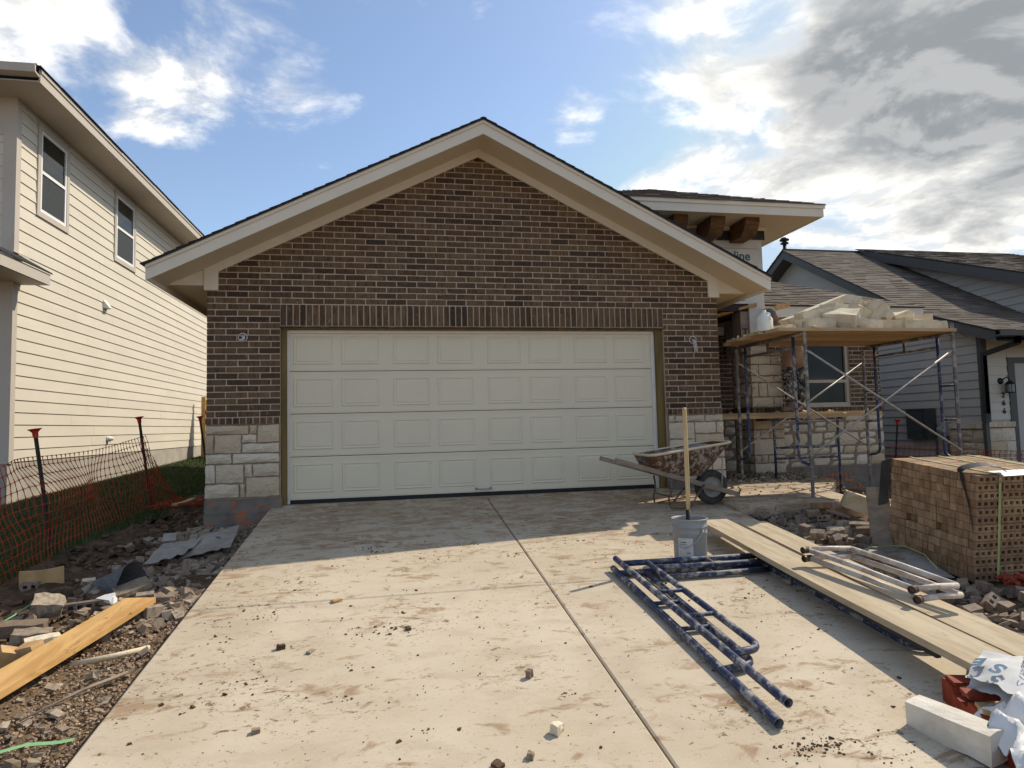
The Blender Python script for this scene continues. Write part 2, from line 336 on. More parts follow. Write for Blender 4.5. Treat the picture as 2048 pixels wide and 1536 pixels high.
MT['bucket'] = k.fin(c, k.noise(50, 4), 0.15, 0.003)
MT['paper'] = surf('paper_label', (0.60, 0.57, 0.52), (0.52, 0.49, 0.44), 12, 0.8, 0.1, 60)
k = NT('white_woven_plastic', 0.45, 0, 0.4)
MT['bag'] = k.fin(k.mix(k.ramp(k.noise(4, 4), 0.4, 0.7), (0.78, 0.76, 0.72), (0.67, 0.655, 0.63)), k.noise(30, 5, 0.65), 0.35, 0.01)
MT['bag_grey'] = surf('grey_paper_bag', (0.56, 0.55, 0.53), (0.50, 0.50, 0.49), 4, 0.7, 0.25, 25, 0.008)
MT['sheet'] = surf('grey_vinyl_sheet', (0.33, 0.31, 0.27), (0.25, 0.225, 0.19), 5, 0.7, 0.25, 20, 0.006)
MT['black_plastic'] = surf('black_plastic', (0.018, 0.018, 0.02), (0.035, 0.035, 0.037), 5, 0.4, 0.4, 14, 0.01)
MT['orange'] = surf('orange_safety_mesh', (0.48, 0.075, 0.022), (0.36, 0.06, 0.02), 8, 0.6, 0.0)
MT['orange_fade'] = surf('red_orange_cap', (0.55, 0.035, 0.02), (0.40, 0.03, 0.02), 8, 0.6, 0.0)
MT['tpost'] = surf('dark_post_steel', (0.03, 0.026, 0.024), (0.06, 0.04, 0.03), 10, 0.7, 0.2, 50)
MT['red_paint'] = surf('red_painted_wood', (0.29, 0.045, 0.018), (0.20, 0.03, 0.013), 9, 0.7, 0.3, 50, stretch=(2, 2, 0.6))
MT['green_strap'] = surf('green_strap', (0.36, 0.42, 0.16), (0.30, 0.36, 0.14), 10, 0.5, 0.0)
MT['green_hose'] = surf('green_strap_scrap', (0.22, 0.42, 0.20), (0.18, 0.36, 0.17), 10, 0.6, 0.0)
MT['wire'] = surf('white_cable', (0.62, 0.60, 0.56), (0.55, 0.53, 0.50), 10, 0.5, 0.0)
MT['box_grey'] = surf('dark_electrical_box', (0.045, 0.052, 0.053), (0.055, 0.062, 0.062), 5, 0.55, 0.05, 60)
MT['meter_grey'] = surf('meter_grey', (0.30, 0.30, 0.28), (0.26, 0.26, 0.24), 5, 0.5, 0.05, 60)
MT['jug'] = surf('milky_plastic', (0.78, 0.76, 0.66), (0.72, 0.70, 0.58), 8, 0.35, 0.05, 60)
MT['skin'] = surf('skin', (0.27, 0.145, 0.09), (0.24, 0.125, 0.075), 10, 0.6, 0.05, 80)
MT['shirt'] = surf('grey_shirt', (0.27, 0.26, 0.25), (0.20, 0.19, 0.18), 6, 0.9, 0.5, 10, 0.03)
MT['apron'] = surf('tan_work_vest', (0.36, 0.25, 0.17), (0.27, 0.165, 0.10), 7, 0.9, 0.4, 12, 0.02)
k = NT('camouflage_cloth', 0.9, 0, 0.2)
c = k.mix(k.ramp(k.noise(16, 4, 0.6), 0.47, 0.52), (0.022, 0.022, 0.020), (0.10, 0.10, 0.09))
c = k.mix(k.ramp(k.noise(26, 4, 0.6, (1, 1, 1), (6, 6, 6)), 0.56, 0.60), c, (0.42, 0.41, 0.38))
MT['camo'] = k.fin(c, k.noise(14, 3), 0.4, 0.02)
MT['boot'] = surf('brown_boot', (0.17, 0.115, 0.08), (0.12, 0.08, 0.055), 9, 0.8, 0.3, 40)
MT['cap'] = surf('grey_cap', (0.10, 0.10, 0.105), (0.15, 0.15, 0.15), 20, 0.9, 0.3, 60, stretch=(1, 1, 3))
MT['lantern'] = surf('black_lantern_metal', (0.008, 0.008, 0.008), (0.014, 0.014, 0.014), 6, 0.45, 0.0)
k = NT('lantern_glass', 0.1, 0, 0.5); MT['lglass'] = k.fin((0.16, 0.155, 0.14))
MT['dark_garage'] = surf('dark_garage_door', (0.05, 0.056, 0.052), (0.058, 0.064, 0.06), 4, 0.6, 0.05, 80)

# ------------------------------------------------------------------ mesh helpers
class B:
    """collects polygons; obj() links them as one mesh object"""
    def __init__(s): s.v = []; s.f = []; s.r = []; s.sm = []
    def add(s, vs, fs, r=None, smooth=False):
        o = len(s.v); s.v.extend([tuple(p) for p in vs])
        r = random.random() if r is None else r
        for f in fs: s.f.append([o + i for i in f]); s.r.append(r); s.sm.append(smooth)
    def box(s, lo, hi, M=None, r=None):
        x0, y0, z0 = lo; x1, y1, z1 = hi
        vs = [(x0, y0, z0), (x1, y0, z0), (x1, y1, z0), (x0, y1, z0), (x0, y0, z1), (x1, y0, z1), (x1, y1, z1), (x0, y1, z1)]
        if M is not None: vs = [M @ Vector(p) for p in vs]
        s.add(vs, [(0, 3, 2, 1), (4, 5, 6, 7), (0, 1, 5, 4), (1, 2, 6, 5), (2, 3, 7, 6), (3, 0, 4, 7)], r)
    def bar(s, a, b, w, h, up=(0, 0, 1), r=None):
        a, b = Vector(a), Vector(b); d = b - a; L = d.length; d.normalize()
        sd = d.cross(Vector(up)).normalized(); u = sd.cross(d)
        M = Matrix((( d.x, sd.x, u.x, a.x), (d.y, sd.y, u.y, a.y), (d.z, sd.z, u.z, a.z), (0, 0, 0, 1)))
        s.box((0, -w / 2, -h / 2), (L, w / 2, h / 2), M, r)
    def prism(s, pts, off, r=None):
        n = len(pts); off = Vector(off); P = [Vector(p) for p in pts]
        s.add(P + [p + off for p in P], [tuple(range(n))[::-1], tuple(range(n, 2 * n))] + [(i, (i + 1) % n, n + (i + 1) % n, n + i) for i in range(n)], r)
    def tube(s, path, rad, n=8, r=None, cap=True, closed=False):
        P = [Vector(p) for p in path]; m = len(P)
        rr = rad if isinstance(rad, (list, tuple)) else [rad] * m
        ref = Vector((0, 0, 1)); vs = []
        prev = None
        for i, p in enumerate(P):
            if closed: t = (P[(i + 1) % m] - P[i - 1]).normalized()
            else: t = (P[min(i + 1, m - 1)] - P[max(i - 1, 0)]).normalized()
            if prev is None:
                u = t.cross(ref)
                if u.length < 1e-3: u = t.cross(Vector((1, 0, 0)))
                u.normalize()
            else:
                u = (prev - t * prev.dot(t)).normalized()
            prev = u; w = t.cross(u)
            for j in range(n):
                a = 2 * math.pi * j / n
                vs.append(p + (u * math.cos(a) + w * math.sin(a)) * rr[i])
        fs = []
        for i in range(m if closed else m - 1):
            for j in range(n):
                fs.append((i * n + j, i * n + (j + 1) % n, ((i + 1) % m) * n + (j + 1) % n, ((i + 1) % m) * n + j))
        s.add(vs, fs, r, True)
        if cap and not closed:
            o = len(s.v) - len(vs)
            s.f.append([o + j for j in range(n)][::-1]); s.r.append(s.r[-1]); s.sm.append(False)
            s.f.append([o + (m - 1) * n + j for j in range(n)]); s.r.append(s.r[-1]); s.sm.append(False)
    def lathe(s, prof, n=24, M=None, r=None, cap=False):
        vs = []
        for (ra, z) in prof:
            for j in range(n):
                a = 2 * math.pi * j / n; p = Vector((ra * math.cos(a), ra * math.sin(a), z))
                vs.append(M @ p if M is not None else p)
        m = len(prof)
        s.add(vs, [(i * n + j, i * n + (j + 1) % n, (i + 1) * n + (j + 1) % n, (i + 1) * n + j) for i in range(m - 1) for j in range(n)], r, True)
    def rock(s, c, size, r=None, rough=0.25, M=None):
        """irregular chunk: a jittered, twice cut box"""
        x, y, z = [q / 2 for q in size]
        vs = []
        for sx in (-1, 1):
            for sy in (-1, 1):
                for sz in (-1, 1):
                    vs.append(Vector((sx * x * (1 - rough * random.random()), sy * y * (1 - rough * random.random()), sz * z * (1 - rough * random.random()))))
        R = Euler((random.uniform(-.5, .5), random.uniform(-.5, .5), random.uniform(0, 6.28))).to_matrix() if M is None else M
        c = Vector(c)
        s.add([c + R @ p for p in vs], [(0, 1, 3, 2), (4, 6, 7, 5), (0, 4, 5, 1), (2, 3, 7, 6), (0, 2, 6, 4), (1, 5, 7, 3)], r)
    def mesh(s, name, mat, org=(0, 0, 0)):
        me = bpy.data.meshes.new(name)
        o = Vector(org)
        me.from_pydata([(p[0] - o.x, p[1] - o.y, p[2] - o.z) for p in s.v], [], s.f)
        a = me.attributes.new('rnd', 'FLOAT', 'FACE'); a.data.foreach_set('value', np.array(s.r, dtype=np.float32))
        me.polygons.foreach_set('use_smooth', np.array(s.sm, dtype=bool))
        me.materials.append(MT[mat] if isinstance(mat, str) else mat)
        me.update()
        return me
    def obj(s, name, mat, parent=None, local=False, kind=None, org=None):
        """world-space vertices (local=False) hung under parent without moving; local=True keeps the parent's frame"""
        pl = Vector((0, 0, 0))
        if parent is not None and not local: pl = parent['_w'] if False else WORLD[parent.name]
        o = bpy.data.objects.new(name, s.mesh(name, mat, pl if org is None else org))
        COL.objects.link(o)
        if org is not None and parent is None: o.location = org
        if parent is not None: o.parent = parent
        WORLD[o.name] = pl if parent is not None else Vector(org or (0, 0, 0))
        if kind: o['kind'] = kind
        return o
WORLD = {}
def thing(name, label, cat, loc=(0, 0, 0), rot=(0, 0, 0), group=None):
    o = bpy.data.objects.new(name, None); COL.objects.link(o)
    o.location = loc; o.rotation_euler = rot; o.empty_display_size = 0.1
    o['label'] = label; o['category'] = cat
    if group: o['group'] = group
    WORLD[o.name] = Vector(loc)
    return o
def tag(o, label, cat, group=None):
    o['label'] = label; o['category'] = cat
    if group: o['group'] = group
    return o
def link(name, me, parent, loc, rot=(0, 0, 0)):
    """a part that shares mesh data; loc in world space, parent unrotated"""
    o = bpy.data.objects.new(name, me); COL.objects.link(o)
    if parent is not None:
        o.parent = parent; o.location = Vector(loc) - WORLD[parent.name]
    else: o.location = loc
    o.rotation_euler = rot
    return o
def clip_poly(P, poly):
    """Sutherland-Hodgman: P clipped to the convex, counter-clockwise polygon"""
    for i in range(len(poly)):
        (ax, ay), (bx, by) = poly[i], poly[(i + 1) % len(poly)]
        out = []
        for j in range(len(P)):
            p, q = P[j], P[(j + 1) % len(P)]
            sp = (bx - ax) * (p[1] - ay) - (by - ay) * (p[0] - ax)
            sq = (bx - ax) * (q[1] - ay) - (by - ay) * (q[0] - ax)
            if sp >= -1e-9: out.append(p)
            if (sp >= 0) != (sq >= 0) and abs(sp - sq) > 1e-12:
                t = sp / (sp - sq); out.append((p[0] + (q[0] - p[0]) * t, p[1] + (q[1] - p[1]) * t))
        P = out
        if len(P) < 3: return []
    Q = []
    for p in P:
        if not Q or abs(p[0] - Q[-1][0]) + abs(p[1] - Q[-1][1]) > 1e-5: Q.append(p)
    if len(Q) > 1 and abs(Q[0][0] - Q[-1][0]) + abs(Q[0][1] - Q[-1][1]) < 1e-5: Q.pop()
    return Q if len(Q) >= 3 else []
def area(P): return 0.5 * abs(sum(P[i][0] * P[(i + 1) % len(P)][1] - P[(i + 1) % len(P)][0] * P[i][1] for i in range(len(P))))
def slab_from(P2, frame, d0, d1, r=None, bld=None):
    """prism from 2-D polygon: frame=(origin,u,v,n), from depth d0 to d1 along n"""
    o, u, v, n = frame
    b = bld or B()
    pts = [o + u * p[0] + v * p[1] + n * d0 for p in P2]
    b.prism(pts, n * (d1 - d0), r)
    return b
def text_obj(body, size, M, mat, parent, name='lettering', ext=0.001, align='CENTER', bold=0.0):
    cu = bpy.data.curves.new(name, 'FONT'); cu.body = body; cu.size = size; cu.extrude = ext; cu.align_x = align; cu.align_y = 'CENTER'
    cu.offset = bold
    tmp = bpy.data.objects.new('tmp_text', cu); COL.objects.link(tmp)
    dg = bpy.context.evaluated_depsgraph_get()
    me = bpy.data.meshes.new_from_object(tmp.evaluated_get(dg))
    bpy.data.objects.remove(tmp); bpy.data.curves.remove(cu)
    me.transform(M if parent is None else Matrix.Translation(-WORLD[parent.name]) @ M)
    me.name = name; me.materials.clear(); me.materials.append(MT[mat])
    o = bpy.data.objects.new(name, me); COL.objects.link(o)
    if parent is not None: o.parent = parent; WORLD[o.name] = WORLD[parent.name]
    return o
X_, Y_, Z_ = Vector((1, 0, 0)), Vector((0, 1, 0)), Vector((0, 0, 1))
# value noise on a lattice, for the ground
_lat = rng.random((256, 256))
def vnoise(x, y, s):
    x = np.asarray(x, float) * s; y = np.asarray(y, float) * s
    xi = np.floor(x).astype(int); yi = np.floor(y).astype(int); fx = x - xi; fy = y - yi
    fx = fx * fx * (3 - 2 * fx); fy = fy * fy * (3 - 2 * fy)
    g = lambda a, b: _lat[a & 255, b & 255]
    return (g(xi, yi) * (1 - fx) + g(xi + 1, yi) * fx) * (1 - fy) + (g(xi, yi + 1) * (1 - fx) + g(xi + 1, yi + 1) * fx) * fy
def sst(a, b, x):
    t = np.clip((np.asarray(x, float) - a) / (b - a), 0, 1); return t * t * (3 - 2 * t)
def drive_z(y): return -0.06 + 0.109 * y
def ground_z(x, y):
    x = np.asarray(x, float); y = np.asarray(y, float)
    yl = np.clip(y, -30, 40)
    left = np.where(yl < 0, -0.30 + 0.075 * yl, -0.30 + 0.03 * np.minimum(yl, 12)) + 0.15 * sst(-3.1, -5.3, x)
    yr = np.clip(y, -30, 2.2)
    right = -0.17 + 0.109 * yr - 0.14 * np.clip(x - 4.8, 0, 4.2) * sst(-2.8, 0.2, y)
    right = right + (-0.34 - right) * sst(9.2, 11.4, x) * sst(-3, 2, y)
    z = left + (right - left) * sst(-1.2, 3.8, x)
    z = np.where((x > -1.5) & (x < 4.0) & (y < 0.3), np.minimum(z, drive_z(y) - 0.13), z)
    return z
def gz(x, y): return float(ground_z(x, y))

# ================================================================== THE SETTING
# ground sheet: fine near the camera, coarse out to the horizon
def axis(lo, hi, dense, step, far):
    a = []
    x = lo
    while x < hi:
        a.append(x); x += step if any(p <= x < q for p, q in dense) else 0.22
    out = [-far, -far / 3, -60, -30, -18] ; out = [v for v in out if v < lo]
    return np.array(out + a + [hi, hi + 4, hi + 12, 60, far / 3, far])
gx = axis(-7.0, 13.0, [(-3.7, -1.4), (3.9, 6.6)], 0.045, 1500)
gy = axis(-9.5, 13.0, [(-5.8, 1.2)], 0.045, 1500)
GX, GY = np.meshgrid(gx, gy, indexing='ij')
GZ = ground_z(GX, GY)
dirt = (sst(-3.55, -3.2, GX) * (GX < -1.2) * (GY < 3.5)) + ((GX > 3.9) & (GX < 8.5) & (GY < 2)) * 1.0
bump = (vnoise(GX + 40, GY + 9, 1.7) - .5) * .09 + (vnoise(GX + 3, GY + 70, 5) - .5) * .055 + (vnoise(GX, GY, 14) - .5) * .035
GZ = GZ + bump * np.clip(dirt, 0, 1)
b = B()
nx, ny = len(gx), len(gy)
b.v = np.stack([GX, GY, GZ], -1).reshape(-1, 3).tolist()
b.f = [(i * ny + j, (i + 1) * ny + j, (i + 1) * ny + j + 1, i * ny + j + 1) for i in range(nx - 1) for j in range(ny - 1)]
b.r = [0.5] * len(b.f); b.sm = [True] * len(b.f)
b.obj('ground', 'dirt', kind='structure')
# lawn beside the left house: soil sheet and blades
lx = np.linspace(-5.3, -3.2, 22); ly = np.linspace(-5.5, 12.5, 90)
def lawn_edge(y): return -3.30 + 0.10 * math.sin(y * 1.7) + (0.10 if y > 1 else 0) + 0.13 * math.sin(y * .6 + 1)
b = B(); V = []
for yy in ly:
    for t in np.linspace(0, 1, 16):
        x = -5.3 + (lawn_edge(yy) + 5.3) * t
        V.append((x, yy, gz(x, yy) + 0.02 * (1 - t) + 0.012))
b.v = V; m = 16
b.f = [(j * m + i, j * m + i + 1, (j + 1) * m + i + 1, (j + 1) * m + i) for j in range(len(ly) - 1) for i in range(m - 1)]
b.r = [0.5] * len(b.f); b.sm = [True] * len(b.f)
b.obj('lawn', 'soil_grass', kind='structure')
b = B()
for _ in range(52000):
    yy = random.uniform(-4.8, 11.5); e = lawn_edge(yy)
    x = e - abs(random.gauss(0, 1)) * 0.05 - random.random() ** 1.0 * (e + 5.28)
    if x < -5.28: continue
    z = gz(x, yy) + 0.01; h = random.uniform(0.035, 0.075); a = random.uniform(0, 6.28); w = 0.006
    dx, dy = math.cos(a) * w, math.sin(a) * w; lx_, ly_ = random.uniform(-.03, .03), random.uniform(-.03, .03)
    b.add([(x - dx, yy - dy, z), (x + dx, yy + dy, z), (x + lx_, yy + ly_, z + h)], [(0, 1, 2)])
b.obj('grass', 'grass', kind='stuff')

# driveway: slabs with tooled joints
drive = bpy.data.objects.new('driveway', None); COL.objects.link(drive); drive['kind'] = 'structure'; WORLD['driveway'] = Vector((0, 0, 0))
def slab(x0, x1, y0, y1, name='slab', parent=drive, zf=drive_z, th=0.14, mat='concrete', n=10):
    b = B(); g = 0.006
    b.v = []; nx = max(2, int((x1 - x0) / .5)); ny = max(2, int((y1 - y0) / .5))
    e = 0.010
    xs = [x0 + g, x0 + g + e] + list(np.linspace(x0, x1, nx + 1)[1:-1]) + [x1 - g - e, x1 - g]
    ys = [y0 + g, y0 + g + e] + list(np.linspace(y0, y1, ny + 1)[1:-1]) + [y1 - g - e, y1 - g]
    for i, x in enumerate(xs):
        for j, y in enumerate(ys):
            z = zf(y) - (0.007 if i in (0, len(xs) - 1) or j in (0, len(ys) - 1) else 0)
            b.v.append((x, y, z))
    nn = len(ys)
    for i in range(len(xs) - 1):
        for j in range(nn - 1): b.f.append((i * nn + j, (i + 1) * nn + j, (i + 1) * nn + j + 1, i * nn + j + 1))
    b.r = [0.5] * len(b.f); b.sm = [False] * len(b.f)
    # skirts
    def skirt(idx):
        o = len(b.v)
        for q in idx: p = b.v[q]; b.v.append((p[0], p[1], p[2] - th))
        for t in range(len(idx) - 1): b.f.append((idx[t], idx[t + 1], o + t + 1, o + t)[::-1]); b.r.append(.5); b.sm.append(False)
    skirt([i * nn for i in range(len(xs))]); skirt([(len(xs) - 1) * nn + j for j in range(nn)])
    skirt([i * nn + nn - 1 for i in range(len(xs))][::-1]); skirt([j for j in range(nn)][::-1])
    return b.obj(name, mat, parent)
for x0, x1 in ((-1.45, 1.22), (1.22, 4.0)):
    for y0, y1 in ((-3.2, 0.02), (-6.4, -3.2), (-9.6, -6.4)):
        slab(x0, x1, y0, y1)
# a bed of dark soil shows in the open joint
b = B(); b.box((1.19, -9.5, 0), (1.25, 0, 0.001)); b.v = [(p[0], p[1], drive_z(p[1]) - 0.022 + p[2]) for p in b.v]
b.obj('joint_fill', 'dirt', drive)
walk = bpy.data.objects.new('front_walk', None); COL.objects.link(walk); walk['kind'] = 'structure'; WORLD['front_walk'] = Vector((0, 0, 0))
def walk_z(y): return -0.045 + 0.088 * y
for x0, x1 in ((4.0, 5.72),):
    slab(x0, x1, -1.25, 0.35, 'slab', walk, walk_z, 0.22)
b = B(); b.prism([(5.72, -0.62, walk_z(-.62) - .004), (6.45, 0.2, walk_z(.2) - .03), (6.5, 0.95, 0.0), (5.72, 0.95, 0.0)], (0, 0, -0.2)); 
b.obj('slab', 'concrete', walk)
b = B(); b.box((4.57, 0.35, -0.3), (6.0, 1.95, -0.035)); b.obj('porch_slab', 'foundation', walk)

# ================================================================== OUR HOUSE
HS = thing('brick_house', 'unfinished brown brick house with cream double garage door and white stone base', 'house', (1.19, 0, 0))
FACE = (Vector((0, 0, 0)), X_, Z_, Vector((0, -1, 0)))     # plane Y=0, u=X, v=Z, outward -Y
XL, XR, OL, OR = -2.178, 4.563, -1.331, 3.74
ZS0, ZS1, ZSOLD, ZGAB = 0.958, 1.044, 2.168, 2.443
PITCH, CRS = 0.257, (2.443 - 1.044) / 18
def rake(x, z0): return z0 - 0.5 * abs(x - 1.19)
# backing walls (mortar face 7 mm behind the bricks)
b = B(); D0 = 0.004
b.box((XL + .004, D0, -0.05), (OL, 0.16, ZSOLD)); b.box((OR, D0, -0.05), (XR - .004, 0.16, ZSOLD))
b.prism([(XL + .004, D0, ZSOLD), (XR - .004, D0, ZSOLD), (XR - .004, D0, rake(XR, 4.58)), (1.19, D0, 4.58), (XL + .004, D0, rake(XL, 4.58))], (0, 0.15, 0))
b.obj('garage_wall', 'mortar', HS)
b = B(); b.box((XL + .006, 0.16, -.1), (XL + .16, 9, 2.66)); b.box((XR - .16, 0.16, -.1), (XR - .006, 1.95, 2.66)); b.box((XL + .2, 0.35, -.06), (XR - .2, 0.4, 2.5))
b.obj('side_wall', 'brick', HS)
# bricks
brick_meshes = []
for q in range(5):
    b = B(); h = 0.0318; l = 0.1215; j = lambda: random.uniform(-.002, .002)
    pts = [(-l + j(), 0, -h + j()), (l + j(), 0, -h + j()), (l + j(), 0, h + j()), (-l + j(), 0, h + j())]
    c = 0.004
    fr = [(p[0] * (1 - c / l), -0.003, p[2] * (1 - c / h)) for p in pts]
    bk = [(p[0], 0.0, p[2]) for p in pts]; bb = [(p[0], 0.02, p[2]) for p in pts]
    b.add(fr + bk + bb, [(0, 1, 2, 3)] + [(4 + i, 4 + (i + 1) % 4, (i + 1) % 4, i) for i in range(4)] + [(8 + i, 8 + (i + 1) % 4, 4 + (i + 1) % 4, 4 + i) for i in range(4)], 0.0)
    brick_meshes.append(b.mesh('brick', 'brick'))
N_BRICK = [0]
def brickwork(frame, poly, z0, z1, parent, phase=0.0, limit=300, course=CRS, pitch=PITCH, mat='brick', nm='brick', left=0.0, bulk=None):
    """running bond over a convex polygon (u,v); returns a builder with what went past the limit"""
    o, u, v, n = frame
    bulk = bulk if bulk is not None else B()
    us = [p[0] for p in poly]; u0, u1 = min(us), max(us)
    r = 0; z = z0
    while z < z1 - 0.02:
        x = u0 - pitch + ((0.5 if r % 2 else 0.0) + phase) * pitch + random.uniform(-.008, .008)
        while x < u1:
            lo, hi = x + 0.007, x + pitch - 0.007
            if lo > u1 or hi < u0: x += pitch; continue
            lo2, hi2 = max(lo, u0 + 0.001), min(hi, u1 - 0.001)
            P = clip_poly([(lo2, z + 0.007), (hi2, z + 0.007), (hi2, z + course - 0.007), (lo2, z + course - 0.007)], poly)
            if P and area(P) > 0.0007:
                full = abs(area(P) - (pitch - .014) * (course - .014)) < 1e-5
                if N_BRICK[0] < limit:
                    N_BRICK[0] += 1
                    if full:
                        c = o + u * (x + pitch / 2) + v * (z + course / 2) + n * random.uniform(-.001, .0015)
                        link(nm, random.choice(brick_meshes), parent, c)
                    else:
                        slab_from(P, frame, -0.012, 0.002, 0.0).obj(nm, mat, parent)
                else:
                    slab_from(P, frame, -0.012, 0.002 + random.uniform(-.001, .001), None, bulk)
            x += pitch
        z += course; r += 1
    return bulk
bulk = B()
pol = lambda x0, z0, x1, z1: [(x0, z0), (x1, z0), (x1, z1), (x0, z1)]
brickwork(FACE, pol(XL, ZS1, OL, ZGAB), ZS1, ZGAB, HS, 0.36, bulk=bulk)
brickwork(FACE, pol(OR, ZS1, XR, ZGAB), ZS1, ZGAB, HS, 0.2, bulk=bulk)
gab = [(XL, ZGAB), (XR, ZGAB), (XR, rake(XR, 4.52)), (1.19, 4.52), (XL, rake(XL, 4.52))]
brickwork(FACE, gab, ZGAB, 4.53, HS, 0.36, bulk=bulk)
x = OL + .004; sm = []
for q in range(3):
    b = B(); b.box((-0.0315, -0.003, -0.129), (0.0315, 0.02, 0.129), None, 0.0); sm.append(b.mesh('soldier_brick', 'brick'))
ns = 65; pw = (OR - OL) / ns
for i in range(ns):
    link('soldier_brick', random.choice(sm), HS, (OL + (i + .5) * pw, random.uniform(-.001, .002), (ZSOLD + ZGAB) / 2), (0, random.uniform(-.008, .008), 0))
rm = []
for q in range(2):
    b = B(); b.box((-0.032, -0.026, -0.0365), (0.032, 0.03, 0.0365), None, 0.0); rm.append(b.mesh('sill_brick', 'brick'))
def rowlock(frame_o, u0, u1, zc, yp, parent=HS):
    n = max(1, round((u1 - u0) / .078)); w = (u1 - u0) / n
    for i in range(n): link('sill_brick', random.choice(rm), parent, (u0 + (i + .5) * w, yp + random.uniform(-.002, .002), zc))
rowlock(None, XL - .01, OL, 1.001, 0.0); rowlock(None, OR, XR + .01, 1.001, 0.0)
for q in ((XL, OL), (OR, XR)):
    b = B(); b.box((q[0], -.020, .962), (q[1], .02, 1.04)); b.obj('sill_mortar', 'mortar', HS)
# stone veneer
def stone(frame, r, depth, parent, nm='stone', mat='stone', bulge=0.012, g=0.010):
    o, u, v, n = frame
    u0, v0, u1, v1 = r; u0 += g; v0 += g; u1 -= g; v1 -= g
    b = B(); nu, nv = 6, 4; V = []
    for i in range(nu):
        for j in range(nv):
            s, t = i / (nu - 1), j / (nv - 1)
            ed = min(s, 1 - s, t, 1 - t) <= 0
            jx = random.uniform(-.006, .006); jz = random.uniform(-.006, .006)
            d = depth - (0.014 if ed else 0) + (0 if ed else random.uniform(-.3, 1) * bulge)
            V.append(o + u * (u0 + (u1 - u0) * (0.05 + 0.9 * s if 0 < s < 1 else s) + jx) + v * (v0 + (v1 - v0) * s * 0 + (v1 - v0) * t + jz) + n * d)
    F = [(i * nv + j, (i + 1) * nv + j, (i + 1) * nv + j + 1, i * nv + j + 1) for i in range(nu - 1) for j in range(nv - 1)]
    ring = [i * nv for i in range(nu)] + [(nu - 1) * nv + j for j in range(1, nv)] + [i * nv + nv - 1 for i in range(nu - 2, -1, -1)] + [j for j in range(nv - 2, 0, -1)]
    o2 = len(V)
    for q in ring: V.append(V[q] - n * (depth + 0.03))
    m = len(ring)
    for t in range(m): F.append((ring[(t + 1) % m], ring[t], o2 + t, o2 + (t + 1) % m))
    b.add(V, F, random.random())
    return b.obj(nm, mat, parent)
for r in [(-2.19, .84, -1.69, .955), (-1.69, .84, -1.595, .955), (-1.595, .73, -1.335, .955), (-2.195, .61, -2.085, .84), (-2.085, .61, -1.775, .84), (-1.775, .73, -1.595, .84),
          (-1.775, .61, -1.335, .73), (-2.19, .485, -1.885, .61), (-1.885, .485, -1.335, .61), (-2.195, .25, -2.07, .485), (-2.07, .25, -1.745, .485), (-1.745, .32, -1.65, .485),
          (-1.65, .32, -1.335, .485), (-2.195, .075, -1.80, .25), (-1.80, .075, -1.73, .25), (-1.745, .25, -1.73, .32), (-1.73, .075, -1.335, .32)]:
    if r[2] - r[0] > .03: stone(FACE, r, 0.028, HS)
for r in [(3.755, .855, 3.85, .955), (3.85, .855, 4.30, .955), (4.30, .855, 4.575, .955), (3.755, .62, 4.14, .855), (4.14, .69, 4.46, .855), (4.46, .69, 4.58, .855), (4.14, .56, 4.58, .69),
          (3.755, .42, 4.14, .62), (4.14, .36, 4.36, .56), (4.36, .36, 4.58, .56), (3.755, .22, 4.02, .42), (4.02, .18, 4.14, .42), (4.14, .18, 4.58, .36), (3.755, .06, 4.02, .22), (4.02, .06, 4.30, .18), (4.30, .06, 4.585, .18)]:
    stone(FACE, r, 0.028, HS)
for q in ((XL, OL - .004), (OR + .004, XR)):
    b = B(); b.box((q[0], -.008, .06), (q[1], .02, .958)); b.obj('stone_bed', 'stone_mortar', HS)
# foundation steps under the veneer
b = B(); b.box((XL - .012, -.030, -.11), (OL + .02, .3, .055)); b.box((XL - .016, -.034, -.235), (OL - .03, .3, -.112)); b.box((XL - .02, -.038, -.62), (OL - .09, .3, -.237))
b.obj('foundation', 'foundation_orange', HS)
b = B(); b.box((OR - .02, -.026, -.25), (XR + .01, 1.9, .055)); b.obj('foundation', 'foundation', HS)
b = B(); b.box((OL, -.02, -.12), (OR, .7, -.045)); b.obj('garage_floor', 'concrete', HS)
# garage opening: treated bucks, stops, door
b = B(); b.box((OL + .004, .045, -.045), (OL + .066, .12, 2.13)); b.obj('door_post', 'treated', HS)
b = B(); b.box((OR - .104, .045, -.05), (OR - .004, .12, 2.13)); b.obj('door_post', 'treated', HS)
b = B(); b.box((OL + .004, .045, 2.132), (OR - .004, .12, 2.168 - .012)); b.obj('door_header', 'treated', HS)
b = B(); b.box((OL, -.012, 2.157), (OR, .13, 2.166)); b.obj('steel_lintel', 'rust_steel', HS)
b = B(); b.box((OL + .068, .10, -.04), (OL + .098, .135, 2.095)); b.box((OR - .150, .10, -.04), (OR - .106, .135, 2.095)); b.box((OL + .068, .10, 2.097), (OR - .106, .135, 2.131)); b.obj('door_stop', 'white_trim', HS)
GD = bpy.data.objects.new('garage_door', None); COL.objects.link(GD); GD.parent = HS; WORLD['garage_door'] = WORLD['brick_house']
PX = [(-1.192, -.706), (-.607, -.133), (.044, .513), (.617, 1.091), (1.279, 1.733), (1.843, 2.294), (2.478, 2.942), (3.043, 3.489)]
DX0, DX1 = -1.262, 3.634
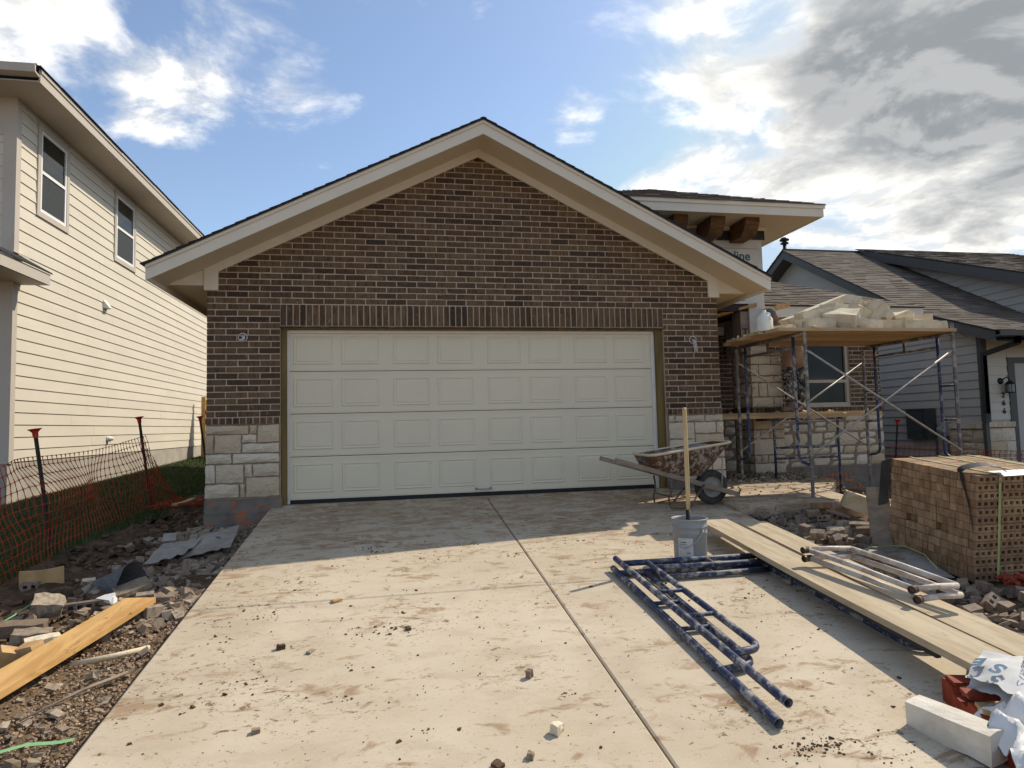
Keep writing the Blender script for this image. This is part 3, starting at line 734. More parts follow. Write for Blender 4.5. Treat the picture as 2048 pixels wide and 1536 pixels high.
def door_section(z0, z1):
    b = B(); yF = 0.13
    b.box((DX0, yF + 0.0, z0 + .004), (DX1, yF + .04, z1 - .004))
    # grooves along the meeting rails
    for zz in (z0 + .018, z1 - .030):
        b.box((DX0, yF - .003, zz), (DX1, yF + .001, zz + .012))
    for (a, c) in PX:
        p0, p1 = z0 + .088, z1 - .088
        # raised panel: outer moulding ring, recess, raised field
        def ring(m0, m1, y0, y1):
            V = []
            for m, y in ((m0, y0), (m1, y1)):
                V += [(a + m, y, p0 + m), (c - m, y, p0 + m), (c - m, y, p1 - m), (a + m, y, p1 - m)]
            b.add(V, [(i, (i + 1) % 4, 4 + (i + 1) % 4, 4 + i) for i in range(4)], .5)
        ring(0.0, .008, yF - .0005, yF - .009); ring(.008, .016, yF - .009, yF - .009); ring(.016, .026, yF - .009, yF - .0015)
        ring(.026, .034, yF - .0015, yF - .0015); ring(.034, .044, yF - .0015, yF - .007)
        b.add([(a + .044, yF - .007, p0 + .044), (c - .044, yF - .007, p0 + .044), (c - .044, yF - .007, p1 - .044), (a + .044, yF - .007, p1 - .044)], [(0, 1, 2, 3)], .5)
    return b.obj('door_section', 'door', GD)
for i in range(4): door_section(0.002 + i * .536, 0.002 + (i + 1) * .536)
b = B(); b.box((DX0, .118, -.048), (DX1, .165, .004)); b.obj('bottom_seal', 'black_rubber', GD)
b = B(); b.tube([(1.10, .112, .052), (1.14, .10, .046), (1.19, .098, .044), (1.24, .10, .046), (1.28, .112, .052)], .007, 6)
for xx in (1.095, 1.285): b.tube([(xx, .128, .05), (xx, .118, .05)], .02, 10)
b.obj('lift_handle', 'galv', GD)
# frieze, corner boards, closures, rake boards, soffits
def rake_band(x0, x1, zt, zb, y0, y1, name, mat, parent=HS):
    b = B()
    b.prism([(x0, y0, rake(x0, zb)), (x1, y0, rake(x1, zb)), (x1, y0, rake(x1, zt)), (x0, y0, rake(x0, zt))], (0, y1 - y0, 0)); return b.obj(name, mat, parent)
rake_band(-2.044, 1.19, 4.562, 4.452, -.028, .01, 'frieze_board', 'trim'); rake_band(1.19, 4.424, 4.562, 4.452, -.028, .01, 'frieze_board', 'trim')
for x0, x1 in ((-2.206, -2.046), (4.426, 4.588)):
    b = B(); b.prism([(x0, -.032, 2.60), (x1, -.032, 2.60), (x1, -.032, rake(x1, 4.56)), (x0, -.032, rake(x0, 4.56))], (0, .05, 0)); b.obj('corner_board', 'trim', HS)
for sg in (-1, 1):
    xa = 1.19 + sg * 3.398; xb = 1.19 + sg * 3.80
    b = B(); P = [(xa, -.012, 2.662), (xb, -.012, 2.662), (xa, -.012, rake(xa, 4.56))]
    b.prism(P if sg > 0 else P[::-1], (0, .02, 0)); b.obj('eave_closure', 'trim', HS)
    xf = 1.19 + sg * 3.872
    b = B(); b.prism([(1.19, -.548, 4.715), (xf, -.548, rake(xf, 4.715)), (xf, -.548, rake(xf, 4.527)), (1.19, -.548, 4.527)][::sg], (0, .022, 0)); b.obj('rake_board', 'trim', HS)
    b = B(); b.prism([(1.19, -.566, 4.717), (xf, -.566, rake(xf, 4.717)), (xf, -.566, rake(xf, 4.662)), (1.19, -.566, 4.662)][::sg], (0, .017, 0)); b.obj('rake_trim', 'trim', HS)
    b = B(); b.prism([(1.19, -.526, 4.562), (xf, -.526, rake(xf, 4.562)), (xf, -.526, rake(xf, 4.587)), (1.19, -.526, 4.587)][::-sg], (0, .522, 0)); b.obj('rake_soffit', 'soffit', HS)
    b = B(); xs = sorted([1.19 + sg * 3.40, 1.19 + sg * 3.86]); b.box((xs[0], .012, 2.662), (xs[1], 9, 2.68)); b.obj('eave_soffit', 'soffit', HS)
    b = B(); xs = sorted([1.19 + sg * 3.85, 1.19 + sg * 3.872]); b.box((xs[0], -.525, 2.60), (xs[1], 9, 2.775)); b.obj('eave_board', 'trim', HS)
# shingles laid in courses
def shingle_roof(parent, eave0, eave1, up, poly=None, expo=0.14, tab=(.17, .36), th=0.012, name='shingles', mat='shingle', deck=True, extra=0.0):
    """eave0->eave1 is the eave line, up the vector from eave to the top of the plane; poly in (u,v) plane coordinates, CCW"""
    e0, e1, up = Vector(eave0), Vector(eave1), Vector(up)
    u = (e1 - e0); L = u.length; u.normalize()
    v = up - u * up.dot(u); H = v.length; v.normalize(); n = u.cross(v).normalized()
    if n.z < 0: n = -n
    poly = poly or [(0, 0), (L, 0), (L, H), (0, H)]
    if sum(poly[i][0] * poly[(i + 1) % len(poly)][1] - poly[(i + 1) % len(poly)][0] * poly[i][1] for i in range(len(poly))) < 0: poly = poly[::-1]
    b = B(); vv = -0.02; k = 0
    us = [p[0] for p in poly]; vs = [p[1] for p in poly]
    while vv < max(vs):
        uu = min(us) - random.random() * .3
        while uu < max(us):
            w = random.uniform(*tab); t = th * random.choice((.55, .8, 1.0, 1.25)); drop = random.uniform(-.006, .006)
            P = clip_poly([(uu, vv + drop), (uu + w - .002, vv + drop), (uu + w - .002, vv + expo + .03), (uu, vv + expo + .03)], [(p[0], p[1]) for p in poly] if vv > 0.05 else [(p[0], p[1] - .03 if p[1] < 1e-6 else p[1]) for p in poly])
            uu += w
            if not P or area(P) < 5e-4: continue
            hgt = lambda q: t * (1 - (q[1] - vv) / (expo + .03)) + .003
            top = [e0 + u * q[0] + v * q[1] + n * hgt(q) for q in P]; bot = [e0 + u * q[0] + v * q[1] for q in P]
            m = len(P)
            b.add(top + bot, [tuple(range(m))] + [(m + i, m + (i + 1) % m, (i + 1) % m, i) for i in range(m)])
        vv += expo
    o = b.obj(name, mat, parent, kind='stuff')
    if deck:
        d = B(); P = [e0 + u * q[0] + v * q[1] - n * .001 for q in poly]; d.prism(P, -n * (.018)); d.obj('roof_deck', 'shingle_dark', parent)
    return o
for sg in (-1, 1):
    xe = 1.19 + sg * 3.90
    shingle_roof(HS, (xe, -.585, rake(xe, 4.722)), (xe, 9.0, rake(xe, 4.722)), (-sg * 3.90, 0, 1.95), tab=(.6, 1.1), mat='shingle_dark', expo=.14, th=.010)
# junction boxes with cut cables
for (cx, cz, seed) in ((-1.764, 2.023, 0), (4.168, 1.997, 1)):
    jb = bpy.data.objects.new('junction_box', None); COL.objects.link(jb); jb.parent = HS; WORLD[jb.name] = WORLD['brick_house']
    b = B(); M = Matrix.Translation((cx, -.006, cz)) @ Matrix.Rotation(math.pi / 2, 4, 'X')
    b.lathe([(.046, .004), (.046, -.012), (.0, -.012)], 20, M); b.obj('box_back', 'black_rubber', jb)
    b = B(); b.tube([(cx + .05 * math.cos(a), -.010, cz + .05 * math.sin(a)) for a in np.linspace(0, 2 * math.pi, 24, endpoint=False)], .006, 6, closed=True); b.obj('box_ring', 'wire', jb)
    for q in range(3):
        b = B(); dx = (-.02 + .02 * q)
        if seed: pth = [(cx + dx * .6, -.0, cz + .01), (cx + dx * .8 + .01, -.035, cz - .02), (cx + dx + .02, -.04, cz - .08), (cx + dx * 1.1 + .035, -.03, cz - .15 - .02 * q), (cx + dx * 1.0 + .03, -.025, cz - .19 + .02 * q)]
        else: pth = [(cx + dx, 0, cz + .02), (cx + dx, -.03, cz + .02), (cx + .02 + dx * .4, -.035, cz - .01), (cx - .01 + dx, -.03, cz - .035), (cx - .03 + dx, -.02, cz - .06)]
        b.tube(pth, .006, 6); b.obj('cable', 'wire', jb)

# ---- entry tower
TY = 1.0
b = B(); b.box((2.6, TY, 2.72), (5.95, TY + .12, 4.10)); b.box((5.83, TY + .12, 1.93), (5.95, 4.6, 4.10)); b.obj('tower_wall', 'wrap', HS)
b = B(); b.box((5.67, TY - .002, 1.95), (5.95, TY + .3, 2.719)); b.obj('porch_post', 'wrap', HS)
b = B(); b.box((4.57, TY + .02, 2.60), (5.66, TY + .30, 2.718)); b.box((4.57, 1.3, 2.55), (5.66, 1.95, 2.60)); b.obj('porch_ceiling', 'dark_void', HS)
b = B(); b.box((4.3, TY - .003, 3.615), (5.90, TY, 3.622)); b.obj('wrap_seam', 'weathered', HS)
text_obj('line', .205, Matrix.Translation((5.735, TY - .004, 3.49)) @ Matrix.Rotation(math.pi / 2, 4, 'X'), 'teal_print', HS, 'printed_letters', .001, 'RIGHT', .004)
text_obj('www', .06, Matrix.Translation((5.735, TY - .004, 3.365)) @ Matrix.Rotation(math.pi / 2, 4, 'X'), 'teal_print', HS, 'printed_letters', .001, 'RIGHT')
text_obj('FORCE', .068, Matrix.Translation((5.50, TY - .004, 2.79)) @ Matrix.Rotation(math.pi / 2, 4, 'X'), 'teal_print', HS, 'printed_letters', .001, 'CENTER', .002)
b = B(); b.box((5.28, TY - .005, 2.755), (5.34, TY - .002, 2.825)); b.obj('printed_mark', 'teal_print', HS)
b = B(); b.box((5.44, TY - .005, 2.895), (5.52, TY - .002, 2.91)); b.box((5.51, TY - .005, 2.885), (5.565, TY - .002, 2.90)); b.obj('printed_mark', 'ink', HS)
b = B(); b.box((5.155, TY - .006, 3.74), (5.60, TY - .001, 3.90)); b.obj('black_flashing', 'black_plastic', HS)
b = B(); b.box((5.77, TY - .014, 3.765), (6.0, TY - .004, 3.935)); b.obj('black_flashing', 'black_plastic', HS)
b = B(); b.box((4.5, TY - .004, 3.86), (5.10, TY - .001, 3.91)); b.obj('black_flashing', 'weathered', HS)
# fascia, soffit, frieze of the tower
EX0, EX1, EY0, EZ = 2.66, 6.60, .33, 3.955
b = B(); b.box((EX0, EY0, EZ), (EX1, EY0 + .022, EZ + .185)); b.box((EX1 - .022, EY0 + .023, EZ), (EX1, 5.0, EZ + .185)); b.obj('fascia', 'trim', HS)
b = B(); b.box((EX0, EY0 - .018, EZ + .125), (EX1 + .018, EY0 - .001, EZ + .187)); b.obj('fascia_trim', 'trim', HS)
b = B(); b.box((EX0, EY0 + .023, EZ + .012), (EX1 - .023, 5.0, EZ + .03)); b.obj('soffit', 'soffit', HS)
b = B(); b.box((2.6, TY - .03, 3.915), (6.03, TY - .004, 4.0)); b.obj('tower_frieze', 'trim', HS)
b = B()
for cx in (4.32, 4.93, 5.50):
    b = B(); w = .118
    prof = [(TY - .005, 3.70), (TY - .34, 3.70), (TY - .40, 3.74), (TY - .47, 3.84), (TY - .50, 3.90), (TY - .50, 3.964), (TY - .005, 3.964)]
    b.prism([(cx - w, y, z) for y, z in prof], (2 * w, 0, 0)); b.obj('corbel', 'corbel', HS)
pk = (4.63, 2.30, 5.03)
zt = EZ + .19
shingle_roof(HS, (EX0 - .02, EY0 - .02, zt), (EX1 + .02, EY0 - .02, zt), (0, 1.99, .885), [(0, 0), (3.98, 0), (1.99, 2.18)], tab=(.15, .33))
shingle_roof(HS, (EX1 + .02, EY0 - .02, zt), (EX1 + .02, 6.2, zt), (-1.99, 0, .885), [(0, 0), (5.89, 0), (5.89, 2.18), (1.99, 2.18)], tab=(.4, .8))
# ---- porch side: pillar, entry wall, window wall
WY = 2.05
FP = (Vector((0, TY, 0)), X_, Z_, Vector((0, -1, 0)))
FS = (Vector((5.64, 0, 0)), Vector((0, -1, 0)), Z_, Vector((-1, 0, 0)))
b = B(); b.box((5.645, TY + .006, -.02), (6.185, TY + .55, 1.98)); b.obj('pillar_core', 'stone_mortar', HS)
pil = [(0, .0, .36, .17), (.36, 0, .54, .17), (0, .17, .12, .30), (.12, .17, .24, .30), (.24, .17, .54, .30), (0, .30, .36, .56), (.36, .30, .54, .56), (0, .56, .12, .70), (.12, .56, .28, .70), (.28, .56, .54, .70),
       (0, .70, .36, .90), (.36, .70, .54, .90), (0, .90, .14, .965), (.14, .90, .28, .965), (.28, .90, .54, .965),
       (0, 1.055, .38, 1.22), (.38, 1.055, .54, 1.22), (0, 1.22, .13, 1.45), (.13, 1.22, .28, 1.45), (.28, 1.22, .54, 1.45), (0, 1.45, .40, 1.56), (.40, 1.45, .54, 1.56), (0, 1.56, .14, 1.74), (.14, 1.56, .54, 1.74), (0, 1.74, .36, 1.88), (.36, 1.74, .54, 1.88), (0, 1.88, .54, 1.97)]
for r in pil: stone(FP, (5.64 + r[0] * 1.01, r[1], 5.64 + r[2] * 1.01, r[3]), .02, HS)
for (a, c) in ((0, .17), (.17, .30), (.30, .56), (.56, .70), (.70, .90), (.90, .965), (1.055, 1.22), (1.22, 1.45), (1.45, 1.56), (1.56, 1.74), (1.74, 1.97)):
    s = random.choice((.18, .28, .36))
    stone(FS, (-TY - .53, a, -TY - s, c), .01, HS); stone(FS, (-TY - s, a, -TY - .01, c), .01, HS)
rowlock(None, 5.62, 6.21, 1.01, TY - .02)
b = B(); b.box((5.60, TY + .03, .972), (5.648, TY + .54, 1.05)); b.obj('sill_brick', 'brick', HS)
FW = (Vector((0, WY, 0)), X_, Z_, Vector((0, -1, 0)))
b = B(); b.box((4.56, WY + .004, -.1), (7.30, WY + .15, 2.7)); b.box((7.30, WY + .004, -.1), (8.27, WY + .15, 1.08)); b.box((8.27, WY + .004, -.1), (8.895, WY + .15, 2.7)); b.box((7.30, WY + .004, 2.23), (8.27, WY + .15, 2.7))
b.obj('front_wall', 'mortar', HS)
b = B(); b.box((8.75, WY + .15, -.1), (8.893, 14, 2.7)); b.obj('side_wall', 'brick', HS)
brickwork(FW, pol(4.58, 1.07, 7.30, 2.52), 1.07, 2.52, HS, .1, bulk=bulk)
brickwork(FW, pol(8.27, 1.07, 8.895, 2.6), 1.07, 2.6, HS, .3, bulk=bulk)
bulk.obj('brickwork', 'brick', HS, kind='stuff')
rowlock(None, 4.6, 8.92, 1.02, WY - .015)
def ashlar(frame, u0, u1, v0, v1, rows, parent, depth=.02, lens=(.2, .52)):
    z = v0
    for h in rows:
        x = u0
        while x < u1 - .02:
            w = min(random.uniform(*lens), u1 - x)
            if u1 - (x + w) < .12: w = u1 - x
            if random.random() < .22 and h > .18:
                stone(frame, (x, z, x + w, z + h / 2), depth, parent, g=.006); stone(frame, (x, z + h / 2, x + w, z + h), depth, parent, g=.006)
            else: stone(frame, (x, z, x + w, z + h), depth, parent, g=.006)
            x += w
        z += h
b = B(); b.box((4.58, WY - .01, -.06), (8.89, WY + .02, .97)); b.obj('stone_bed', 'stone_mortar', HS)
ashlar(FW, 4.6, 6.21, -.04, .97, (.22, .17, .25, .16, .21), HS)
ashlar(FW, 6.22, 8.90, 0.0, .97, (.21, .15, .25, .19, .17), HS)
b = B(); b.box((6.2, WY - .035, -.95), (8.91, 14, -.005)); b.obj('foundation', 'foundation', HS)
for zz in (-.16, -.33): 
    b = B(); b.box((6.2, WY - .039, zz), (8.912, WY - .034, zz + .008)); b.obj('form_line', 'foundation', HS)
# sprayed number 724 on the foundation
def stroke(pts, w=.035):
    b = B()
    for i in range(len(pts) - 1):
        for t in np.linspace(0, 1, 5):
            p = Vector((pts[i][0] + (pts[i + 1][0] - pts[i][0]) * t, WY - .044, pts[i][1] + (pts[i + 1][1] - pts[i][1]) * t))
            b.lathe([(w * random.uniform(.45, .62), 0), (.0, 0.001)], 8, Matrix.Translation(p + Vector((random.uniform(-.006, .006), -.0005 * i, random.uniform(-.006, .006)))) @ Matrix.Rotation(math.pi / 2, 4, 'X'))
    return b
for pts in ([(7.60, -.16), (7.78, -.15), (7.72, -.26), (7.68, -.34)], [(7.84, -.17), (7.92, -.14), (7.95, -.20), (7.88, -.28), (7.83, -.33), (7.97, -.33)], [(8.04, -.17), (8.03, -.26), (8.15, -.27)], [(8.13, -.15), (8.14, -.40)], [(8.2, -.40), (8.42, -.41)], [(7.42, -.32), (7.41, -.45), (7.49, -.46)], [(8.3, -.33), (8.32, -.38)]):
    stroke(pts).obj('spray_mark', 'spray', HS)
# window
WN = bpy.data.objects.new('window', None); COL.objects.link(WN); WN.parent = HS; WORLD[WN.name] = WORLD['brick_house']
b = B(); x0, x1, z0, z1, zm = 7.30, 8.27, 1.08, 2.23, 1.50
for r in ((x0, z0, x0 + .06, z1), (x1 - .06, z0, x1, z1), (x0 + .06, z0, x1 - .06, z0 + .06), (x0 + .06, z1 - .06, x1 - .06, z1), (x0 + .06, zm, x1 - .06, zm + .055)):
    b.box((r[0], WY + .03, r[1]), (r[2], WY + .11, r[3]))
for r in ((x1 - .075, z0 + .06, x1 - .06, zm),): b.box((r[0], WY + .045, r[1]), (r[2], WY + .10, r[3]))
b.obj('window_frame', 'window_tan', WN)
for q in ((z0 + .06, zm), (zm + .055, z1 - .06)):
    b = B(); b.box((x0 + .06, WY + .07, q[0]), (x1 - .06, WY + .076, q[1])); b.obj('pane', 'glass', WN)
# a second short window bay behind the porch: lintel board and eave of the front roof
RY, RZ = 1.53, 2.60
b = B(); b.box((6.0, RY, RZ), (9.42, RY + .022, RZ + .20)); b.box((9.398, RY + .023, RZ), (9.42, 14, RZ + .20)); b.obj('fascia', 'trim', HS)
b = B(); b.box((6.0, RY + .023, RZ + .01), (9.397, 14, RZ + .03)); b.obj('soffit', 'soffit', HS)
b = B(); b.box((6.0, WY - .02, 2.44), (8.9, WY + .004, 2.60)); b.obj('frieze_board', 'trim', HS)
shingle_roof(HS, (5.4, RY - .02, RZ + .205), (9.44, RY - .02, RZ + .205), (0, 6.0, 2.75), [(0, 0), (4.04, 0), (.0, 4.44)], tab=(.16, .36), th=.014)
shingle_roof(HS, (9.44, RY - .02, RZ + .205), (9.44, 14, RZ + .205), (-4.5, 0, 2.06), [(0, 0), (12.4, 0), (12.4, 4.9), (4.5, 4.9)], tab=(.5, 1.0))
# bracing and blocking left inside the porch opening
b = B(); b.bar((5.0, TY + .35, 2.50), (5.78, TY - .04, 2.70), .14, .04); b.obj('timber_brace', 'pine', HS)
b = B(); b.bar((5.92, TY - .06, 2.60), (6.30, TY - .10, 2.69), .10, .07); b.obj('timber_brace', 'pine', HS)
b = B(); b.box((5.35, TY + .5, 2.28), (5.50, TY + .56, 2.42)); b.obj('timber_block', 'weathered', HS)
b = B(); b.box((5.53, TY + .03, 1.95), (5.66, TY + .28, 2.60)); b.obj('post_sheathing', 'weathered', HS)
text_obj('T', .2, Matrix.Translation((5.60, TY + .02, 2.25)) @ Matrix.Rotation(math.pi / 2, 4, 'X'), 'ink', HS, 'printed_letters')

# ================================================================== LEFT HOUSE
LH = thing('cream_house', 'two storey cream sided house with white framed upstairs windows', 'house', (-8.0, 6.0, 0))
LX = -5.3; LY0, LY1 = 1.95, 15.0
def siding(parent, frame, poly, z_start, z_end, expo, mat, holes=(), seg=3.66, lap=.014, gap=.004):
    o, u, v, n = frame; z = z_start; r = 0
    us = [p[0] for p in poly]; umin, umax = min(us), max(us)
    while z < z_end - .01:
        zt = min(z + expo, z_end)
        spans = [(umin, umax)]
        for (a, c, d, e) in holes:
            if d < zt - .03 and e > z + .03:
                spans = [s for t in spans for s in ((t[0], min(t[1], a)), (max(t[0], c), t[1])) if s[1] - s[0] > .03]
        for (s0, s1) in spans:
            x = s0; first = True
            while x < s1 - .01:
                L = random.uniform(.4, 1) * seg if first and s1 - s0 > seg else seg
                x2 = min(x + L, s1); first = False
                if s1 - x2 < .3: x2 = s1
                P = clip_poly([(x, z), (x2 - gap, z), (x2 - gap, zt), (x, zt)], poly)
                if P and area(P) > .002:
                    m = len(P)
                    fr = [o + u * p[0] + v * p[1] + n * (.006 + lap * (1 - (p[1] - z) / expo)) for p in P]
                    bk = [o + u * p[0] + v * p[1] for p in P]
                    b = B(); b.add(fr + bk, [tuple(range(m))] + [(m + i, m + (i + 1) % m, (i + 1) % m, i) for i in range(m)], 0.0)
                    b.obj('siding_board', mat, parent)
                x = x2
        z += expo; r += 1
FLW = (Vector((LX, 0, 0)), Y_, Z_, X_)
WINS = [(2.50, 3.48, 4.26, 5.72), (5.30, 6.36, 4.29, 5.72)]
b = B(); b.box((-13, LY0, -.4), (LX, LY1, 6.0)); b.obj('house_body', 'siding_cream', LH)
siding(LH, FLW, [(LY0 + .09, .52), (LY1, .52), (LY1, 5.8), (LY0 + .09, 5.8)], .52, 5.8, .178, 'siding_cream', WINS)
b = B(); b.box((LX, LY0 - .03, .50), (LX + .03, LY0 + .09, 5.80)); b.box((LX - .14, LY0 - .03, .50), (LX, LY0, 5.80)); b.obj('corner_board', 'trim_taupe', LH)
b = B(); b.box((-13, LY0 - .01, -.6), (LX + .004, LY1, .515)); b.obj('foundation', 'found_grey', LH)
FLF = (Vector((0, LY0, 0)), X_, Z_, Vector((0, -1, 0)))
siding(LH, FLF, [(-8, 3.0), (LX - .14, 3.0), (LX - .14, 5.25), (-8, 5.25)], 3.0, 5.25, .178, 'siding_cream')
b = B(); b.box((-8, LY0 - .025, 5.25), (LX - .14, LY0, 5.80)); b.obj('belt_board', 'trim_taupe', LH)
for (y0, y1, z0, z1) in WINS:
    W = bpy.data.objects.new('window', None); COL.objects.link(W); W.parent = LH; WORLD[W.name] = WORLD['cream_house']
    t = .085
    b = B()
    for r in ((y0, z0, y0 + t, z1), (y1 - t, z0, y1, z1), (y0 + t, z0, y1 - t, z0 + t), (y0 + t, z1 - t, y1 - t, z1)): b.box((LX, r[0], r[1]), (LX + .034, r[2], r[3]))
    b.obj('window_trim', 'trim_taupe', W)
    a0, a1, c0, c1 = y0 + t, y1 - t, z0 + t, z1 - t; f = .05; cm = (c0 + c1) / 2 - .03
    b = B()
    for r in ((a0, c0, a0 + f, c1), (a1 - f, c0, a1, c1), (a0 + f, c0, a1 - f, c0 + f), (a0 + f, c1 - f, a1 - f, c1), (a0 + f, cm, a1 - f, cm + .05)): b.box((LX - .01, r[0], r[1]), (LX + .026, r[2], r[3]))
    b.obj('window_frame', 'window_white', W)
    b = B(); b.box((LX + .003, a0 + f, cm + .05), (LX + .008, a1 - f, c1 - f)); b.obj('pane', 'glass', W)
    b = B(); b.box((LX + .003, a0 + f, c0 + f), (LX + .008, a1 - f, cm)); b.obj('pane', 'glass', W)
    b = B(); b.box((LX + .010, a0 + f + .012, c0 + f + .012), (LX + .013, a1 - f - .012, cm - .01)); b.obj('insect_screen', 'screen', W)
# eaves
EVX = -4.74
b = B(); b.box((EVX - .022, 1.42, 5.80), (EVX, 14.6, 5.99)); b.obj('fascia', 'trim_taupe', LH)
b = B(); b.box((-13, 1.40, 5.80), (EVX - .023, 15, 5.815)); b.obj('soffit', 'trim_taupe', LH)
b = B(); b.box((EVX - .001, 1.42, 5.935), (EVX + .016, 14.6, 5.995)); b.obj('fascia_trim', 'trim_taupe', LH)
b = B(); b.prism([(-13, 1.40, 5.86), (-13, 1.28, 5.88), (-13, 1.27, 5.99), (-13, 1.30, 5.99), (-13, 1.30, 5.90), (-13, 1.40, 5.89)][::-1], (13 + EVX, 0, 0)); b.obj('gutter', 'trim_taupe', LH)
shingle_roof(LH, (EVX + .02, 1.32, 6.0), (EVX + .02, 14.8, 6.0), (-5, 0, 2.2), [(0, 0), (13.4, 0), (9, 5.4), (5, 5.4)], tab=(.6, 1.0), mat='shingle_dark')
shingle_roof(LH, (-15, 1.32, 6.0), (EVX + .02, 1.32, 6.0), (0, 5, 2.2), [(0, 0), (10.28, 0), (5.2, 5.4), (0, 5.4)], tab=(.6, 1.0), mat='shingle_dark')
b = B(); b.box((-5.1, 5.7, 6.16), (-5.02, 5.78, 6.36)); b.obj('roof_vent', 'shingle_dark', LH)
# skirt roof over the front porch, wrapping the corner
b = B(); b.box((-8, .9, 3.09), (-4.905, 2.14, 3.105)); b.obj('porch_soffit', 'trim_taupe', LH)
b = B(); b.box((-4.925, .9, 3.09), (-4.90, 2.14, 3.25)); b.box((-5.29, 2.118, 3.107), (-4.926, 2.14, 3.25)); b.obj('porch_fascia', 'trim_taupe', LH)
b = B(); b.prism([(-4.88, .88, 3.252), (-4.88, 2.16, 3.252), (-5.298, 2.16, 3.50), (-5.298, .88, 3.50)], (0, 0, .025)); b.obj('porch_roof', 'shingle_dark', LH)
b = B(); b.prism([(-5.28, 1.90, 3.53), (-5.28, 2.19, 3.53), (-5.20, 2.19, 3.49), (-5.20, 1.90, 3.49)], (0, 0, .008)); b.obj('flashing', 'white_trim', LH)
b = B(); b.add([(LX + .015, 4.86, 3.42), (LX + .015, 5.04, 3.42), (LX + .015, 4.86, 3.26), (LX + .015, 5.04, 3.26), (LX + .12, 4.88, 3.27), (LX + .12, 5.02, 3.27)], [(0, 1, 5, 4), (0, 4, 2), (1, 3, 5), (4, 5, 3, 2), (0, 2, 3, 1)], .5); b.obj('vent_hood', 'white_trim', LH)
b = B(); b.lathe([(.0, .10), (.03, .10), (.035, .06), (.05, .055), (.055, .0)], 14, Matrix.Translation((LX + .015, 5.15, .80)) @ Matrix.Rotation(math.pi / 2, 4, 'Y')); b.obj('hose_tap', 'white_trim', LH)
# wooden fence between the houses
FN = thing('wooden_fence', 'tan wooden fence end between cream house and brick corner', 'fence', (-5.0, 10.6, 0))
b = B(); b.box((-5.10, 10.60, -.2), (-5.0, 10.70, 1.86)); b.obj('fence_post', 'pine', FN)
for i in range(7):
    x0 = -4.985 + i * .145
    b = B(); b.box((x0, 10.62, 0.0), (x0 + .138, 10.64, 1.78 + random.uniform(-.01, .01))); b.obj('picket', 'pine', FN)
b = B(); b.box((-5.0, 10.642, .5), (-3.9, 10.68, .59)); b.box((-5.0, 10.642, 1.4), (-3.9, 10.68, 1.49)); b.obj('fence_rail', 'pine', FN)

# ================================================================== RIGHT HOUSE
RH = thing('grey_house', 'grey sided house with dark trim and brown shingle roof numbered 266', 'house', (14.0, 6.0, 0))
RX, RYF = 11.6, 2.46
FRS = (Vector((RX, 0, 0)), Vector((0, -1, 0)), Z_, Vector((-1, 0, 0)))    # side wall, outward -X; u = -Y
b = B(); b.box((RX, RYF, -.5), (20, 14, 2.6)); b.prism([(RX + .01, 2.46, 2.6), (RX + .01, 14, 2.6), (RX + .01, 8.7, 5.55), (RX + .01, 8.1, 5.62), (RX + .01, 3.6, 2.9)], (2.5, 0, 0)); b.obj('house_body', 'siding_grey', RH)
siding(RH, FRS, [(-13, -.05), (-RYF - .07, -.05), (-RYF - .07, 2.55), (-3.6, 2.95), (-8.1, 5.60), (-13, 2.9)], -.05, 5.6, .178, 'siding_grey', lap=.021)
b = B(); b.box((RX - .03, RYF - .03, .70), (RX, RYF + .08, 2.55)); b.box((RX, RYF - .03, .70), (RX + .09, RYF, 2.55)); b.obj('corner_board', 'trim_dark', RH)
FRF = (Vector((0, RYF, 0)), X_, Z_, Vector((0, -1, 0)))
siding(RH, FRF, [(RX + .09, .74), (12.17, .74), (12.17, 2.40), (RX + .09, 2.40)], .74, 2.40, .178, 'siding_white')
siding(RH, FRF, [(12.17, 1.90), (15, 1.90), (15, 2.40), (12.17, 2.40)], 1.985, 2.40, .178, 'siding_white')
b = B(); b.box((12.17, RYF - .03, -.1), (12.33, RYF + .01, 1.87)); b.box((12.17, RYF - .03, 1.872), (16, RYF + .01, 2.0 - .02)); b.obj('garage_trim', 'trim_dark', RH)
b = B(); b.box((12.33, RYF + .02, -.1), (16, RYF + .05, 1.87)); b.obj('garage_door', 'dark_garage', RH)
b = B(); b.box((RX + .02, RYF - .02, 2.40), (15, RYF + .005, 2.56)); b.obj('frieze_board', 'trim_dark', RH)
# stone wainscot
b = B(); b.box((RX - .04, RYF - .07, -.6), (12.16, RYF + .9, .66)); b.obj('stone_bed', 'stone_mortar', RH)
ashlar((Vector((0, RYF - .07, 0)), X_, Z_, Vector((0, -1, 0))), RX - .05, 12.17, -.55, .58, (.3, .26, .31, .26), RH, .03, (.2, .42))
ashlar((Vector((RX - .04, 0, 0)), Vector((0, -1, 0)), Z_, Vector((-1, 0, 0))), -RYF - .9, -RYF + .07, -.55, .55, (.3, .26, .28, .26), RH, .02, (.22, .4))
for i in range(6):
    b = B(); b.box((RX - .08 + i * .105, RYF - .13, .60), (RX + .02 + i * .105, RYF + .02, .70)); b.obj('cap_stone', 'stone', RH)
for i in range(7):
    b = B(); b.box((RX - .09, RYF + .03 + i * .13, .575), (RX, RYF + .155 + i * .13, .67)); b.obj('cap_stone', 'stone', RH)
